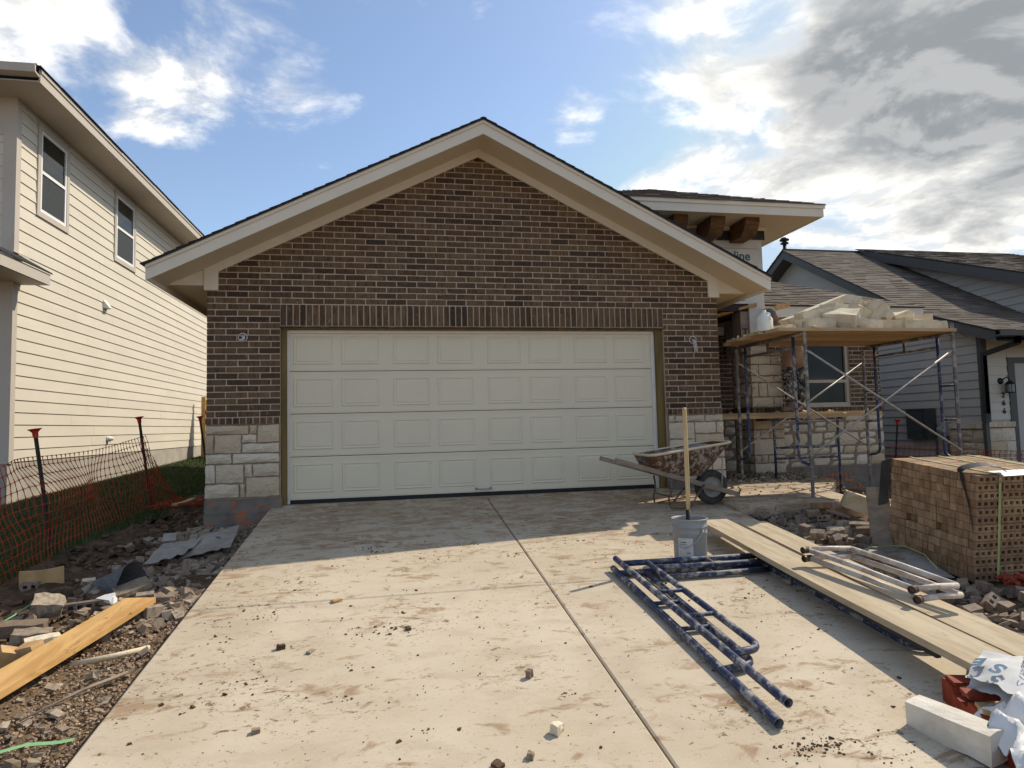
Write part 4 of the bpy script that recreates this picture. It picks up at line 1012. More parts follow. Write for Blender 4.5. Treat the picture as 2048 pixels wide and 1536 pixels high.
# roofs
RRX = 11.2
b = B(); b.prism([(RRX, 8.15, 5.72), (RRX, 3.62, 3.11), (RRX, 1.80, 2.44), (RRX, 1.80, 2.22), (RRX, 3.66, 2.90), (RRX, 8.15, 5.47)], (.035, 0, 0)); b.obj('rake_board', 'trim_dark', RH)
b = B(); b.prism([(RRX, 8.15, 5.72), (RRX, 8.15, 5.47), (RRX, 13, 2.95), (RRX, 13, 3.2)], (.035, 0, 0)); b.obj('rake_board', 'trim_dark', RH)
b = B(); b.prism([(RRX + .036, 8.15, 5.50), (RRX + .036, 3.64, 2.93), (RX, 3.64, 2.93), (RX, 8.15, 5.50)], (0, 0, -.015)); b.prism([(RRX + .036, 8.15, 5.50), (RX, 8.15, 5.50), (RX, 13, 2.98), (RRX + .036, 13, 2.98)], (0, 0, -.015)); b.prism([(RRX + .036, 3.64, 2.915), (RRX + .036, 1.82, 2.235), (20, 1.82, 2.235), (20, 3.64, 2.915)], (0, 0, -.012)); b.obj('rake_soffit', 'trim_dark', RH)
shingle_roof(RH, (RRX - .03, 3.62, 3.115), (19, 3.62, 3.115), (0, 4.53, 2.61), tab=(.2, .45), expo=.14, th=.014)
shingle_roof(RH, (RRX - .03, 1.78, 2.44), (19, 1.78, 2.44), (0, 1.84, .675), tab=(.2, .45), expo=.14, th=.014)
shingle_roof(RH, (19, 13, 3.2), (RRX - .03, 13, 3.2), (0, -4.85, 2.52), tab=(.8, 1.2), expo=.14, th=.014)
b = B(); b.tube([(RRX, 8.15, 5.74), (14.2, 8.15, 5.745)], .035, 6); b.obj('ridge_cap', 'shingle', RH)
# raised cross gable further along the roof
UX = 14.0
b = B(); b.prism([(UX, 8.0, 5.62), (UX, 3.3, 3.85), (UX, 3.3, 2.8)], (4, 0, 0)); b.obj('upper_wall', 'siding_grey', RH)
siding(RH, (Vector((UX - .002, 0, 0)), Vector((0, -1, 0)), Z_, Vector((-1, 0, 0))), [(-8.0, 5.64), (-3.3, 2.8), (-3.3, 3.92)], 2.8, 5.6, .178, 'siding_grey', lap=.021)
b = B(); b.prism([(UX - .38, 8.1, 5.78), (UX - .38, 2.9, 3.80), (UX - .38, 2.9, 3.55), (UX - .38, 7.5, 5.30)], (.035, 0, 0)); b.obj('upper_rake', 'trim_dark', RH)
b = B(); b.prism([(UX - .345, 8.0, 5.50), (UX - .345, 2.92, 3.57), (UX, 2.92, 3.57), (UX, 8.0, 5.50)], (0, 0, -.012)); b.obj('upper_soffit', 'trim_dark', RH)
shingle_roof(RH, (UX - .40, 2.86, 3.81), (19, 2.86, 3.81), (0, 5.3, 2.02), tab=(.2, .45), th=.014)
# gutter, downspout
b = B(); b.prism([(RRX, 1.79, 2.30), (RRX, 1.67, 2.32), (RRX, 1.66, 2.43), (RRX, 1.69, 2.43), (RRX, 1.69, 2.35), (RRX, 1.79, 2.34)][::-1], (9, 0, 0)); b.obj('gutter', 'trim_dark', RH)
b = B(); dsp = [(11.64, 1.73, 2.34), (11.64, 1.73, 2.20), (11.55, RYF - .08, 2.04), (11.54, RYF - .08, .86), (11.42, RYF - .15, .66), (11.44, RYF - .15, -.4)]
for q in range(5):
    dv = (Vector(dsp[q + 1]) - Vector(dsp[q])).normalized() * .02
    b.bar(Vector(dsp[q]) - dv, Vector(dsp[q + 1]) + dv, .085, .07, (0, 1, 0) if q != 1 else (1, 0, 0)); b.obj('downspout', 'trim_dark', RH)
# wall lantern and number
lt = bpy.data.objects.new('wall_lantern', None); COL.objects.link(lt); lt.parent = RH; WORLD[lt.name] = WORLD['grey_house']
lx0, lz0 = 12.06, 1.40
b = B(); b.lathe([(.0, .03), (.05, .03), (.065, .0)], 16, Matrix.Translation((lx0 - .09, RYF - .02, lz0 + .11)) @ Matrix.Rotation(math.pi / 2, 4, 'X'))
b.tube([(lx0 - .08, RYF - .03, lz0 + .12), (lx0 - .05, RYF - .12, lz0 + .18), (lx0 - .01, RYF - .14, lz0 + .15), (lx0, RYF - .14, lz0 + .10)], .012, 6)
b.lathe([(.02, .11), (.05, .09), (.085, .045), (.09, .035)], 12, Matrix.Translation((lx0, RYF - .14, lz0)))
b.lathe([(.085, -.115), (.092, -.115), (.092, -.13), (.0, -.135)], 12, Matrix.Translation((lx0, RYF - .14, lz0)))
for a in range(6): b.tube([(lx0 + .083 * math.cos(a * 1.047), RYF - .14 + .083 * math.sin(a * 1.047), lz0 + .04), (lx0 + .083 * math.cos(a * 1.047), RYF - .14 + .083 * math.sin(a * 1.047), lz0 - .118)], .005, 4)
b.tube([(lx0, RYF - .14, lz0 + .06), (lx0, RYF - .14, lz0 - .03)], .018, 6); b.obj('lantern_cage', 'lantern', lt)
b = B(); b.lathe([(.078, .038), (.078, -.112)], 12, Matrix.Translation((lx0, RYF - .14, lz0))); b.obj('lantern_glass', 'lglass', lt)
for ch, zz in (('2', 1.225), ('6', 1.07), ('6', .91)):
    text_obj(ch, .15, Matrix.Translation((12.02, RYF - .022, zz)) @ Matrix.Rotation(math.pi / 2, 4, 'X'), 'lantern', RH, 'house_number', .006, 'CENTER', .002)
# meters on the side wall
b = B(); b.box((RX - .13, 3.88, .34), (RX - .02, 4.33, 1.0)); b.box((RX - .14, 3.86, .985), (RX - .02, 4.35, 1.01)); b.obj('breaker_box', 'box_grey', RH)
b = B(); b.box((RX - .12, 3.62, .36), (RX - .02, 3.86, 1.0)); b.obj('breaker_box', 'box_grey', RH)
b = B(); b.box((RX - .10, 3.25, .42), (RX - .02, 3.52, .72)); b.lathe([(.0, .10), (.07, .10), (.085, .0)], 18, Matrix.Translation((RX - .10, 3.39, .55)) @ Matrix.Rotation(-math.pi / 2, 4, 'Y')); b.obj('electric_meter', 'meter_grey', RH)
b = B(); b.tube([(RX - .07, 3.60, .36), (RX - .07, 3.60, -.3)], .022, 8); b.tube([(RX - .07, 3.30, .42), (RX - .07, 3.30, -.3)], .022, 8); b.obj('conduit', 'box_grey', RH)
b = B(); b.tube([(11.82, 8.95, 5.2), (11.82, 8.95, 6.22)], .055, 10); b.lathe([(.05, 0), (.12, .0), (.12, .03), (.06, .06), (.06, .10), (.14, .10), (.14, .13), (.09, .19), (0, .20)], 14, Matrix.Translation((11.82, 8.95, 6.16))); b.obj('roof_vent_pipe', 'lantern', RH)

# ================================================================== SCAFFOLD
# an end frame in its own frame of reference: y across (1.52 m), z up, feet at z=0
FH = 1.98
def frame_parts(parent, mat_leg='grey_steel', mat_in='blue_steel', H=FH, pins=True, ext=(0.0, 0.0), r=.0215, low=.40):
    hw = .76; off = .225
    for s, e in ((-1, ext[0]), (1, ext[1])):
        b = B(); b.tube([(0, s * hw, -e), (0, s * hw, H + (.14 if pins else 0))], r, 10, cap=False)
        b.tube([(0, s * hw, H + .13), (0, s * hw, H - .02)], r * .8, 8); b.obj('leg', mat_leg, parent, local=True)
        yi = s * (hw - off); pth = [(0, yi, H - .02)]
        for z in (H - .4, H - .8, low + .35): pth.append((0, yi, z))
        for a in (0, 18, 36, 54, 72, 90):
            a = math.radians(a); pth.append((0, yi + s * .10 * (1 - math.cos(a)), low + .10 - .10 * math.sin(a)))
        pth.append((0, s * hw, low - .02))
        b = B(); b.tube(pth, r * .92, 10); b.obj('inner_post', mat_in, parent, local=True)
        for z in (H - .66, H - 1.10):
            b = B(); b.tube([(0, s * hw, z), (0, yi, z)], r * .62, 8); b.obj('rung', mat_in if mat_leg != 'white_steel' else mat_leg, parent, local=True)
    b = B(); b.tube([(0, -hw, H), (0, hw, H)], r, 10); b.obj('top_bar', mat_leg if mat_leg == 'grey_steel' else mat_in, parent, local=True)
    b = B(); b.tube([(0, -hw + off, H - .15), (0, hw - off, H - .15)], r * .85, 10); b.obj('second_bar', 'grey_steel' if mat_leg == 'grey_steel' else mat_in, parent, local=True)
    b = B(); b.tube([(0, 0, H), (0, 0, H - .15)], r * .8, 8); b.obj('strut', 'rust_steel', parent, local=True)
SF = thing('scaffold', 'blue and grey mason scaffold with cross braces beside the stone porch pillar', 'scaffold', (6.0, -.56, 0))
YC, YF, YB = -.56, -1.32, .20
legs = {}
for (x, e0, e1) in ((4.96, .02, -.10), (7.06, .42, .27)):
    fr = bpy.data.objects.new('end_frame', None); COL.objects.link(fr); fr.parent = SF
    fr.location = Vector((x, YC, -.08)) - WORLD['scaffold']
    frame_parts(fr, ext=(e0, e1))
    fr.rotation_euler = (0, 0, 0.02 if x < 5 else .04)
    b = B()
for (ya, nm) in ((YF, 0), (YB, 1)):
    for s in (0, 1):
        xa, xb = (4.98, 7.05)
        yy = ya + (.03 if ya > 0 else -.03) + (.014 if s else -.014)
        z0, z1 = (1.68, .42) if s == 0 else (.42, 1.68)
        b = B(); b.tube([(xa, yy, z0), (xb, yy, z1)], .0135, 8); b.obj('cross_brace', 'galv', SF)
    b = B(); 
    for (xx) in (4.96, 7.06):
        for zz in (1.68, .42): b.tube([(xx, ya + (.05 if ya > 0 else -.05), zz), (xx, ya, zz)], .011, 6)
    b.obj('brace_stud', 'galv', SF)
# planks of the upper platform
UP = 1.925
spec = [(4.60, 7.12, -1.36, .285, 'front plank of the high scaffold platform, under the stones'), (4.52, 7.30, -1.06, .285, 'second plank from the front on the high scaffold platform'),
        (4.62, 7.10, -.76, .285, 'middle plank of the high scaffold platform'), (4.58, 7.22, -.46, .285, 'fourth plank from the front on the high scaffold platform'), (4.70, 7.14, -.16, .285, 'rearmost plank of the high scaffold platform, nearest the pillar')]
for i, (x0, x1, y0, w, lab) in enumerate(spec):
    b = B(); b.box((x0, y0, UP), (x1, y0 + w, UP + .04)); 
    o = b.obj('scaffold_plank', 'plank_x', org=(x0, y0, UP)); tag(o, lab, 'plank', 'planks of the high scaffold platform')
LP = .875
for (x0, x1, y0, z, lab) in ((4.55, 7.50, .42, LP, 'front plank of the low walkway crossing the stone pillar'), (4.95, 7.55, .70, LP + .045, 'rear plank of the low walkway, dusted with mortar')):
    b = B(); b.box((x0, y0, z), (x1, y0 + .26, z + .045)); o = b.obj('scaffold_plank', 'plank_x', org=(x0, y0, z)); tag(o, lab, 'plank', 'planks of the low walkway')
def trestle(x0, x1, y, zt, lab):
    t = thing('trestle', lab, 'trestle', (x0, y, gz(x0, y)))
    for x in (x0, x1):
        b = B(); b.tube([(x, y, gz(x, y) if x > 5.9 else walk_z(y) if x < 5.72 else -.1), (x, y, zt)], .019, 8); b.obj('leg', 'blue_steel', t)
    for z in (.27, .43): 
        b = B(); b.tube([(x0, y, z), (x1, y, z)], .017, 8); b.obj('rung', 'blue_steel', t)
    b = B(); b.tube([(x0 - .1, y, zt), (x1 + .1, y, zt)], .018, 8); b.tube([(x0, y, zt), (x0, y + .45, zt)], .018, 8); b.tube([(x1, y, zt), (x1, y + .45, zt)], .018, 8); b.obj('top_bar', 'blue_steel', t)
trestle(5.66, 6.74, .47, LP - .02, 'blue low trestle carrying the walkway under the window')

# ================================================================== STONES ON THE PLATFORM
def block(name, c, size, rot, mat, lab=None, cat='stone', grp=None, jit=.10, seg=True):
    """rough sawn stone block: a box cut finer, with uneven faces"""
    sx, sy, sz = size; b = B(); n = (5, 3, 3); V = {}; vs = []
    def vid(i, j, k):
        if (i, j, k) not in V:
            x, y, z = (i / (n[0] - 1) - .5) * sx, (j / (n[1] - 1) - .5) * sy, (k / (n[2] - 1) - .5) * sz
            q = sum((i in (0, n[0] - 1), j in (0, n[1] - 1), k in (0, n[2] - 1)))
            f = 1 - (.09 * random.random() if q > 1 else 0)
            x, y, z = x * (1 - (.03 * random.random() if q > 1 else 0)), y * f, z * f
            m = min(sx, sy, sz) * jit
            V[(i, j, k)] = len(vs); vs.append((x + random.uniform(-m, m) * .6, y + random.uniform(-m, m), z + random.uniform(-m, m) * .6))
        return V[(i, j, k)]
    F = []
    for i in range(n[0] - 1):
        for j in range(n[1] - 1):
            F.append((vid(i, j, 0), vid(i, j + 1, 0), vid(i + 1, j + 1, 0), vid(i + 1, j, 0))); k = n[2] - 1
            F.append((vid(i, j, k), vid(i + 1, j, k), vid(i + 1, j + 1, k), vid(i, j + 1, k)))
        for k in range(n[2] - 1):
            F.append((vid(i, 0, k), vid(i + 1, 0, k), vid(i + 1, 0, k + 1), vid(i, 0, k + 1))); j = n[1] - 1
            F.append((vid(i, j, k), vid(i, j, k + 1), vid(i + 1, j, k + 1), vid(i + 1, j, k)))
    for j in range(n[1] - 1):
        for k in range(n[2] - 1):
            F.append((vid(0, j, k), vid(0, j, k + 1), vid(0, j + 1, k + 1), vid(0, j + 1, k))); i = n[0] - 1
            F.append((vid(i, j, k), vid(i, j + 1, k), vid(i, j + 1, k + 1), vid(i, j, k + 1)))
    b.add(vs, F, random.random())
    o = b.obj(name, mat, local=True); o.location = c; o.rotation_euler = rot
    if lab: tag(o, lab, cat, grp)
    return o
PT = UP + .04
SG = 'loose stones heaped on the scaffold platform'
stones = [
 ((5.72, -.55, .33), (1.02, .24, .18), (0, -.36, .05), 'long pale stone slanting up to the peak of the heap'),
 ((5.30, -1.10, .075), (.42, .25, .15), (0, .02, .06), 'flat stone at the left foot of the heap behind the front scaffold leg'),
 ((5.50, -.95, .235), (.62, .24, .15), (0, -.16, -.12), 'stone lying across the left of the heap with a broad sawn end'),
 ((5.63, -1.16, .15), (.24, .40, .20), (.2, -.45, .55), 'stone tipped on its corner low in the heap'),
 ((5.87, -1.10, .11), (.25, .36, .19), (.1, .55, -.4), 'stone leaning against the tipped stone, pointing down'),
 ((6.03, -1.14, .065), (.24, .24, .13), (0, .03, .1), 'small square stone at the foot of the heap'),
 ((5.83, -.85, .33), (.38, .26, .12), (.05, .03, .2), 'flat whitish stone in the middle of the heap'),
 ((6.02, -.90, .40), (.17, .2, .15), (.4, .5, .7), 'small lump just below the slanting peak stone'),
 ((6.00, -1.00, .25), (.20, .24, .2), (.5, .3, .3), 'broken stone wedged under the small lump'),
 ((6.22, -.95, .24), (.22, .34, .34), (.1, .45, .15), 'upright slab tilted right with a bright sunlit top'),
 ((6.38, -.80, .36), (.16, .2, .13), (.3, .5, .2), 'knob of stone behind the tilted slab'),
 ((6.32, -1.08, .20), (.12, .16, .15), (.2, .6, .4), 'thin chip of stone below the knob'),
 ((6.34, -1.12, .065), (.36, .24, .13), (0, .03, -.15), 'grey shaded stone at the foot of the tilted slab'),
 ((6.55, -1.0, .19), (.30, .24, .12), (0, -.3, .2), 'wedge stone sloping up to the right of the tilted slab'),
 ((6.76, -.95, .20), (.22, .2, .14), (.1, .3, .5), 'rounded stone behind the flat sawn slab'),
 ((6.60, -1.12, .085), (.34, .22, .15), (0, .02, .25), 'stone with a pale end in front of the wedge'),
 ((6.86, -.90, .19), (.52, .24, .10), (0, -.06, .03), 'long flat sawn slab on top at the right end'),
 ((6.66, -1.20, .06), (.46, .18, .12), (0, 0, .02), 'long low stone at the front edge near the right end'),
 ((6.98, -1.15, .06), (.24, .22, .12), (0, .03, .1), 'yellow brown stone at the right end of the platform'),
 ((6.98, -.70, .075), (.26, .24, .14), (0, .05, -.1), 'stone next to the red block at the right scaffold leg'),
 ((4.98, -.95, .05), (.34, .22, .09), (0, -.08, .3), 'low pale slab between the white jug and the front leg'),
 ((5.62, -.55, .12), (.5, .3, .2), (0, 0, .1), 'stone buried at the back of the heap'), ((6.2, -.6, .12), (.5, .3, .2), (0, 0, .2), 'stone buried behind the tilted slab'),
]
for (c, s, r, lab) in stones:
    block('stone_block', (c[0], c[1], PT + c[2]), (s[0], s[1], s[2] * .96), r, 'stone_loose', lab, 'stone', SG, jit=.055)
o = block('red_block', (7.13, -.85, PT + .07), (.18, .2, .13), (0, 0, .1), 'red_paint', 'dark red block beside the right scaffold leg on the platform', 'block', jit=.02)
# milk jug
jg = thing('plastic_jug', 'white plastic jug standing at the left end of the high platform', 'jug', (4.64, -1.02, PT))
b = B(); hw = .082
secs = [(hw, 0), (hw * 1.02, .02), (hw * 1.02, .155), (hw * .9, .175), (hw * .35, .245), (.024, .255), (.024, .27)]
V = []; n = 16
for (h, z) in secs:
    for q in range(n):
        a = 2 * math.pi * q / n; cx, cy = math.cos(a), math.sin(a); p = 4 if h > .03 else 2
        rr = h / (abs(cx) ** p + abs(cy) ** p) ** (1 / p); V.append((cx * rr, cy * rr, z))
b.add(V, [(i * n + q, i * n + (q + 1) % n, (i + 1) * n + (q + 1) % n, (i + 1) * n + q) for i in range(len(secs) - 1) for q in range(n)] + [tuple(range((len(secs) - 1) * n, len(secs) * n))], .5, True)
b.obj('jug_body', 'jug', jg, local=True)
b = B(); b.tube([(.0, -.03, .235), (.0, -.075, .215), (.0, -.085, .15), (.0, -.08, .14)], .011, 8); b.obj('jug_handle', 'jug', jg, local=True)
jg.rotation_euler = (0, 0, .35)
b = B()
for _ in range(46): b.rock((random.uniform(4.6, 5.2), random.uniform(-1.3, -.2), PT + .01), [random.uniform(.02, .06) for _ in range(3)])
b.obj('mortar_scraps', 'stone_loose', kind='stuff')
b = B()
for _ in range(14): b.rock((random.uniform(5.0, 7.4), random.uniform(.45, .9), LP + .052 + .045 * (random.random() > .5)), [random.uniform(.02, .07), random.uniform(.02, .06), random.uniform(.01, .03)])
b.obj('mortar_dust', 'stone_loose', kind='stuff')

# ================================================================== THE MASON
def skin_body(name, joints, edges, parent, sub=2):
    me = bpy.data.meshes.new(name); me.from_pydata([j[0] for j in joints], edges, [])
    o = bpy.data.objects.new(name, me); COL.objects.link(o)
    m = o.modifiers.new('s', 'SKIN'); o.modifiers.new('d', 'SUBSURF').levels = sub
    for i, j in enumerate(joints):
        r = j[1]; me.skin_vertices[0].data[i].radius = r if isinstance(r, tuple) else (r, r)
    me.skin_vertices[0].data[0].use_root = True
    dg = bpy.context.evaluated_depsgraph_get()
    m2 = bpy.data.meshes.new_from_object(o.evaluated_get(dg)); m2.name = name
    bpy.data.objects.remove(o); bpy.data.meshes.remove(me)
    for p in m2.polygons: p.use_smooth = True
    o = bpy.data.objects.new(name, m2); COL.objects.link(o); o.parent = parent
    return o
mz = LP + .09
PS = thing('person', 'person in camouflage trousers and tan top bending behind the platform beside the pillar', 'person', (6.30, .83, mz))
J = [((0, 0, .86), (.155, .12)), ((-.06, -.02, 1.05), (.165, .125)), ((-.20, -.06, 1.24), (.17, .125)), ((-.33, -.10, 1.36), (.085, .08)), ((-.40, -.14, 1.42), .062),
     ((-.10, .0, .80), .105), ((-.11, .03, .47), .078), ((-.12, -.02, .12), .055), ((.10, 0, .80), .105), ((.13, -.02, .47), .078), ((.10, .03, .12), .055),
     ((-.20, -.24, 1.30), .072), ((-.06, -.34, 1.12), .055), ((-.26, -.46, 1.08), .042), ((-.14, .14, 1.30), .072), ((-.36, .16, 1.16), .052), ((-.56, .02, 1.12), .04)]
E = [(0, 1), (1, 2), (2, 3), (3, 4), (0, 5), (5, 6), (6, 7), (0, 8), (8, 9), (9, 10), (2, 11), (11, 12), (12, 13), (2, 14), (14, 15), (15, 16)]
body = skin_body('body', J, E, PS)
body.data.materials.clear()
for m in ('camo', 'apron', 'shirt', 'skin'): body.data.materials.append(MT[m])
for p in body.data.polygons:
    c = p.center
    arm = abs(c.y) > .2 or c.x < -.42
    p.material_index = 0 if c.z < .70 else 1 if c.z < 1.13 and not arm else 2
b = B(); M = Matrix.Translation((-.46, -.17, 1.50)) @ Euler((0, -.7, 0)).to_matrix().to_4x4()
prof = [(.0, -.125), (.045, -.118), (.068, -.09), (.078, -.045), (.086, .0), (.09, .045), (.082, .085), (.055, .112), (.0, .122)]
b.lathe([(r, z) for r, z in prof], 18, M); b.rock((-.565, -.17, 1.50), (.03, .025, .045), None, .2, Matrix.Identity(3)); b.obj('head', 'skin', PS, local=True)
b = B(); b.lathe([(.095, .01), (.098, .05), (.09, .095), (.06, .125), (.0, .135)], 18, M); b.box((-.17, -.07, .0), (-.06, .07, .015), M); b.obj('cap', 'cap', PS, local=True)
for s, (hx, hy, hz) in ((0, (-.27, -.47, 1.07)), (1, (-.58, .01, 1.11))):
    b = B(); d = Vector((-1, -.25, -.15)).normalized(); p0 = Vector((hx, hy, hz)); sd = d.cross(Z_).normalized()
    b.bar(p0, p0 + d * .09, .082, .032)
    for f in range(4):
        q = p0 + d * .088 + sd * (-.03 + .02 * f); b.tube([q, q + d * (.035 + .006 * (f in (1, 2))) + Z_ * -.008, q + d * .055 - Z_ * .03], .0095, 6)
    q = p0 + d * .03 + sd * .04; b.tube([q, q + d * .03 + sd * .022, q + d * .06 + sd * .02], .0105, 6)
    b.obj('hand', 'skin', PS, local=True)
for s, (fx, fy) in ((0, (-.12, -.02)), (1, (.10, .03))):
    b = B(); b.tube([(fx, fy, .16), (fx, fy, .05)], [.06, .058], 10); b.tube([(fx + .03, fy, .045), (fx - .05, fy - .02, .048), (fx - .16, fy - .05, .04), (fx - .20, fy - .06, .035)], [.045, .05, .045, .028], 10); b.obj('boot', 'boot', PS, local=True)

# ================================================================== WHEELBARROW
wb = thing('wheelbarrow', 'mortar caked wheelbarrow with wooden handles in front of the garage', 'wheelbarrow', (3.9, -.93, drive_z(-.93)))
WYC = -.93
b = B()   # tray: two rims joined by sloping walls, rounded corners
def rrect(x0, x1, w0, w1, z0, z1, n=8):
    P = []
    cor = [(x1, w1, 0), (x0, w0, 1), (x0, -w0, 2), (x1, -w1, 3)]
    for (x, w, q) in cor:
        rad = .10
        sx, sy = (-1 if q in (0, 3) else 1), (-1 if q in (0, 1) else 1)
        cx, cy = x + sx * rad, w + sy * rad
        a0 = {0: 0, 1: 90, 2: 180, 3: 270}[q]
        for k in range(n + 1):
            a = math.radians(a0 + 90 * k / n); px, py = cx + rad * math.cos(a), cy + rad * math.sin(a)
            t = (px - x0) / (x1 - x0); P.append((px, WYC + py, z0 + (z1 - z0) * t + .03 * t * t))
    return P
top = rrect(2.96, 4.03, .31, .27, .475, .575); mid = rrect(3.02, 3.82, .26, .21, .32, .30); bot = rrect(3.12, 3.70, .20, .15, .235, .17)
inn = rrect(2.985, 4.0, .285, .245, .475, .575)
m = len(top)
rg = lambda a, c: [(a * m + i, a * m + (i + 1) % m, c * m + (i + 1) % m, c * m + i) for i in range(m)]
b.add(top + mid + bot, rg(1, 0) + rg(2, 1) + [tuple(range(2 * m, 3 * m))[::-1]], .5, True)
ibot = rrect(3.2, 3.8, .18, .13, .27, .24)
b.add(top + inn + ibot, rg(0, 1) + rg(1, 2), .6, True)
b.obj('tray', 'tray', wb)
b = B(); b.tube(top, .016, 8, closed=True); b.obj('tray_rim', 'stone_loose', wb)
b = B(); ml = rrect(3.03, 4.03, .26, .22, .455, .52); hump = [(p[0] * .5 + 3.5 * .5, p[1] * .5 + WYC * .5, p[2] + .035) for p in ml]
b.add(ml + hump + [(3.5, WYC, .53)], rg(0, 1) + [(m + i, m + (i + 1) % m, 2 * m) for i in range(m)], .5); b.obj('mortar_load', 'wet_mortar', wb)
for s in (-1, 1):
    b = B(); P0, P1, P2 = Vector((2.54, WYC + s * .28, .435)), Vector((3.2, WYC + s * .23, .22)), Vector((4.18, WYC + s * .09, -.045))
    b.bar(P0, P2, .038, .055); b.obj('handle', 'weathered', wb)
    # folded leg
    b = B(); y1 = WYC + s * .24
    b.tube([(3.22, y1, .20), (3.24, y1, .08), (3.20, y1 - .02 * s, -.05), (3.22, y1, -.145), (3.34, y1, -.158), (3.46, y1, -.15), (3.58, y1 - .03 * s, -.0), (3.68, y1 - .06 * s, .10)], .012, 8); b.obj('leg', 'rust_steel', wb)
    b = B(); b.tube([(3.96, WYC + s * .13, .44), (3.95, WYC + s * .10, .02)], .009, 6); b.obj('tray_stay', 'galv', wb)
b = B(); b.tube([(3.24, WYC - .24, -.02), (3.24, WYC + .24, -.02)], .010, 6); b.tube([(3.46, WYC - .24, -.02), (3.24, WYC + .24, -.14)], .009, 6); b.obj('leg_stretcher', 'rust_steel', wb)
b = B(); b.tube([(4.16, WYC - .1, -.04), (4.19, WYC - .12, .02), (4.15, WYC - .12, .05)], .008, 6); b.tube([(4.17, WYC - .1, -.05), (4.17, WYC + .1, -.05)], .010, 6); b.obj('nose_guard', 'rust_steel', wb)
wheel = bpy.data.objects.new('wheel', None); COL.objects.link(wheel); wheel.parent = wb; WORLD['wheel'] = WORLD['wheelbarrow']
MW = Matrix.Translation((3.86, WYC, .055)) @ Matrix.Rotation(math.radians(90), 4, 'X') 
b = B(); R, t = .208, .05
b.lathe([(.125, -.04), (.16, -.052), (.19, -.046), (R, -.022), (R + .004, 0), (R, .022), (.19, .046), (.16, .052), (.125, .04)], 36, MW); b.obj('tyre', 'tyre', wheel)
b = B(); b.lathe([(.13, -.036), (.125, -.028), (.10, -.012), (.05, -.016), (.035, -.05), (.0, -.05)], 28, MW); b.lathe([(.13, .036), (.125, .028), (.10, .012), (.05, .016), (.035, .05), (.0, .05)], 28, MW); b.obj('rim', 'rim', wheel)
b = B(); b.tube([(3.86, WYC - .13, .055), (3.86, WYC + .13, .055)], .011, 8); b.obj('axle', 'black_rubber', wheel)

# ================================================================== BUCKET AND HANDLE
bz = drive_z(-2.86)
bz = drive_z(-2.90)
bk = thing('bucket', 'grey plastic bucket with a paper label standing on the driveway', 'bucket', (2.60, -2.90, bz))
b = B(); prof = [(.0, .004), (.132, .004), (.136, .0), (.140, .02), (.146, .25), (.152, .262), (.152, .27), (.148, .275), (.149, .305), (.156, .312), (.156, .322), (.150, .328), (.152, .365), (.159, .375), (.157, .384), (.150, .384), (.146, .36), (.140, .24), (.134, .03), (.0, .025)]
b.lathe(prof, 40); b.obj('bucket_body', 'bucket', bk, local=True)
b = B(); V = []; n = 9
for q in range(n):
    a = math.radians(200 + 54 * q / (n - 1))
    for z, rr in ((.035, .1425), (.225, .1475)): V.append((rr * math.cos(a), rr * math.sin(a), z))
b.add(V, [(2 * q, 2 * q + 2, 2 * q + 3, 2 * q + 1) for q in range(n - 1)], .5, True); b.obj('paper_label', 'paper', bk, local=True)
b = B()
for (a0, z, w, h) in ((246, .055, .014, .018), (238, .10, .03, .006), (222, .19, .05, .007), (222, .17, .06, .004), (214, .06, .04, .005)):
    a = math.radians(a0); rr = .1425 + .005 * (z - .035) / .19 + .0014; c = Vector((rr * math.cos(a), rr * math.sin(a), z)); tt = Vector((-math.sin(a), math.cos(a), 0))
    b.add([c - tt * w / 2 - Z_ * h / 2, c + tt * w / 2 - Z_ * h / 2, c + tt * w / 2 + Z_ * h / 2, c - tt * w / 2 + Z_ * h / 2], [(0, 1, 2, 3)], .5)
b.obj('label_print', 'ink', bk, local=True)
b = B(); pth = []
for q in range(15):
    a = math.radians(290 - 120 * q / 14); sag = math.sin(math.pi * q / 14)
    pth.append(((.165 + .006 * sag) * math.cos(a), (.165 + .006 * sag) * math.sin(a), .295 - .15 * sag * .8 - .05 * q / 14))
b.tube(pth, .0045, 6); b.obj('bail_wire', 'galv', bk, local=True)
for a in (290, 110):
    a = math.radians(a); b = B(); b.box((-.02, -.008, -.022), (.02, .012, .022), Matrix.Translation((.155 * math.cos(a), .155 * math.sin(a), .295)) @ Matrix.Rotation(a + math.pi / 2, 4, 'Z')); b.obj('ear', 'bucket', bk, local=True)
tl = thing('tool_handle', 'wooden tool handle with black ferrule standing in the bucket', 'tool', (2.60, -2.90, bz + .03))
b = B(); b.tube([(.006, .022, .41), (.012, .03, .55), (.02, .045, .80), (.026, .058, 1.10), (.03, .066, 1.32), (.031, .067, 1.335)], [.017, .019, .0205, .021, .0195, .012], 12); b.obj('shaft', 'handle_wood', tl, local=True)
b = B(); b.tube([(-.004, .012, .0), (.0062, .0225, .42)], [.025, .0225], 12); b.obj('ferrule', 'black_rubber', tl, local=True)

# ================================================================== FRAMES AND PLANKS ON THE DRIVEWAY
def lie(o, x, y, dz, ang=0.0, roll=0.0):
    """lay an end frame flat: its height runs down the drive towards the street"""
    sl = math.atan(.109)
    M = Matrix.Translation((x, y, drive_z(y) + dz)) @ Matrix.Rotation(ang, 4, 'Z') @ Matrix.Rotation(sl, 4, 'X') @ Matrix(((0, 1, 0, 0), (0, 0, 1, 0), (1, 0, 0, 0), (0, 0, 0, 1))) @ Matrix.Rotation(roll, 4, 'Z')
    o.matrix_world = M @ Matrix.Translation((0, .76, -FH))
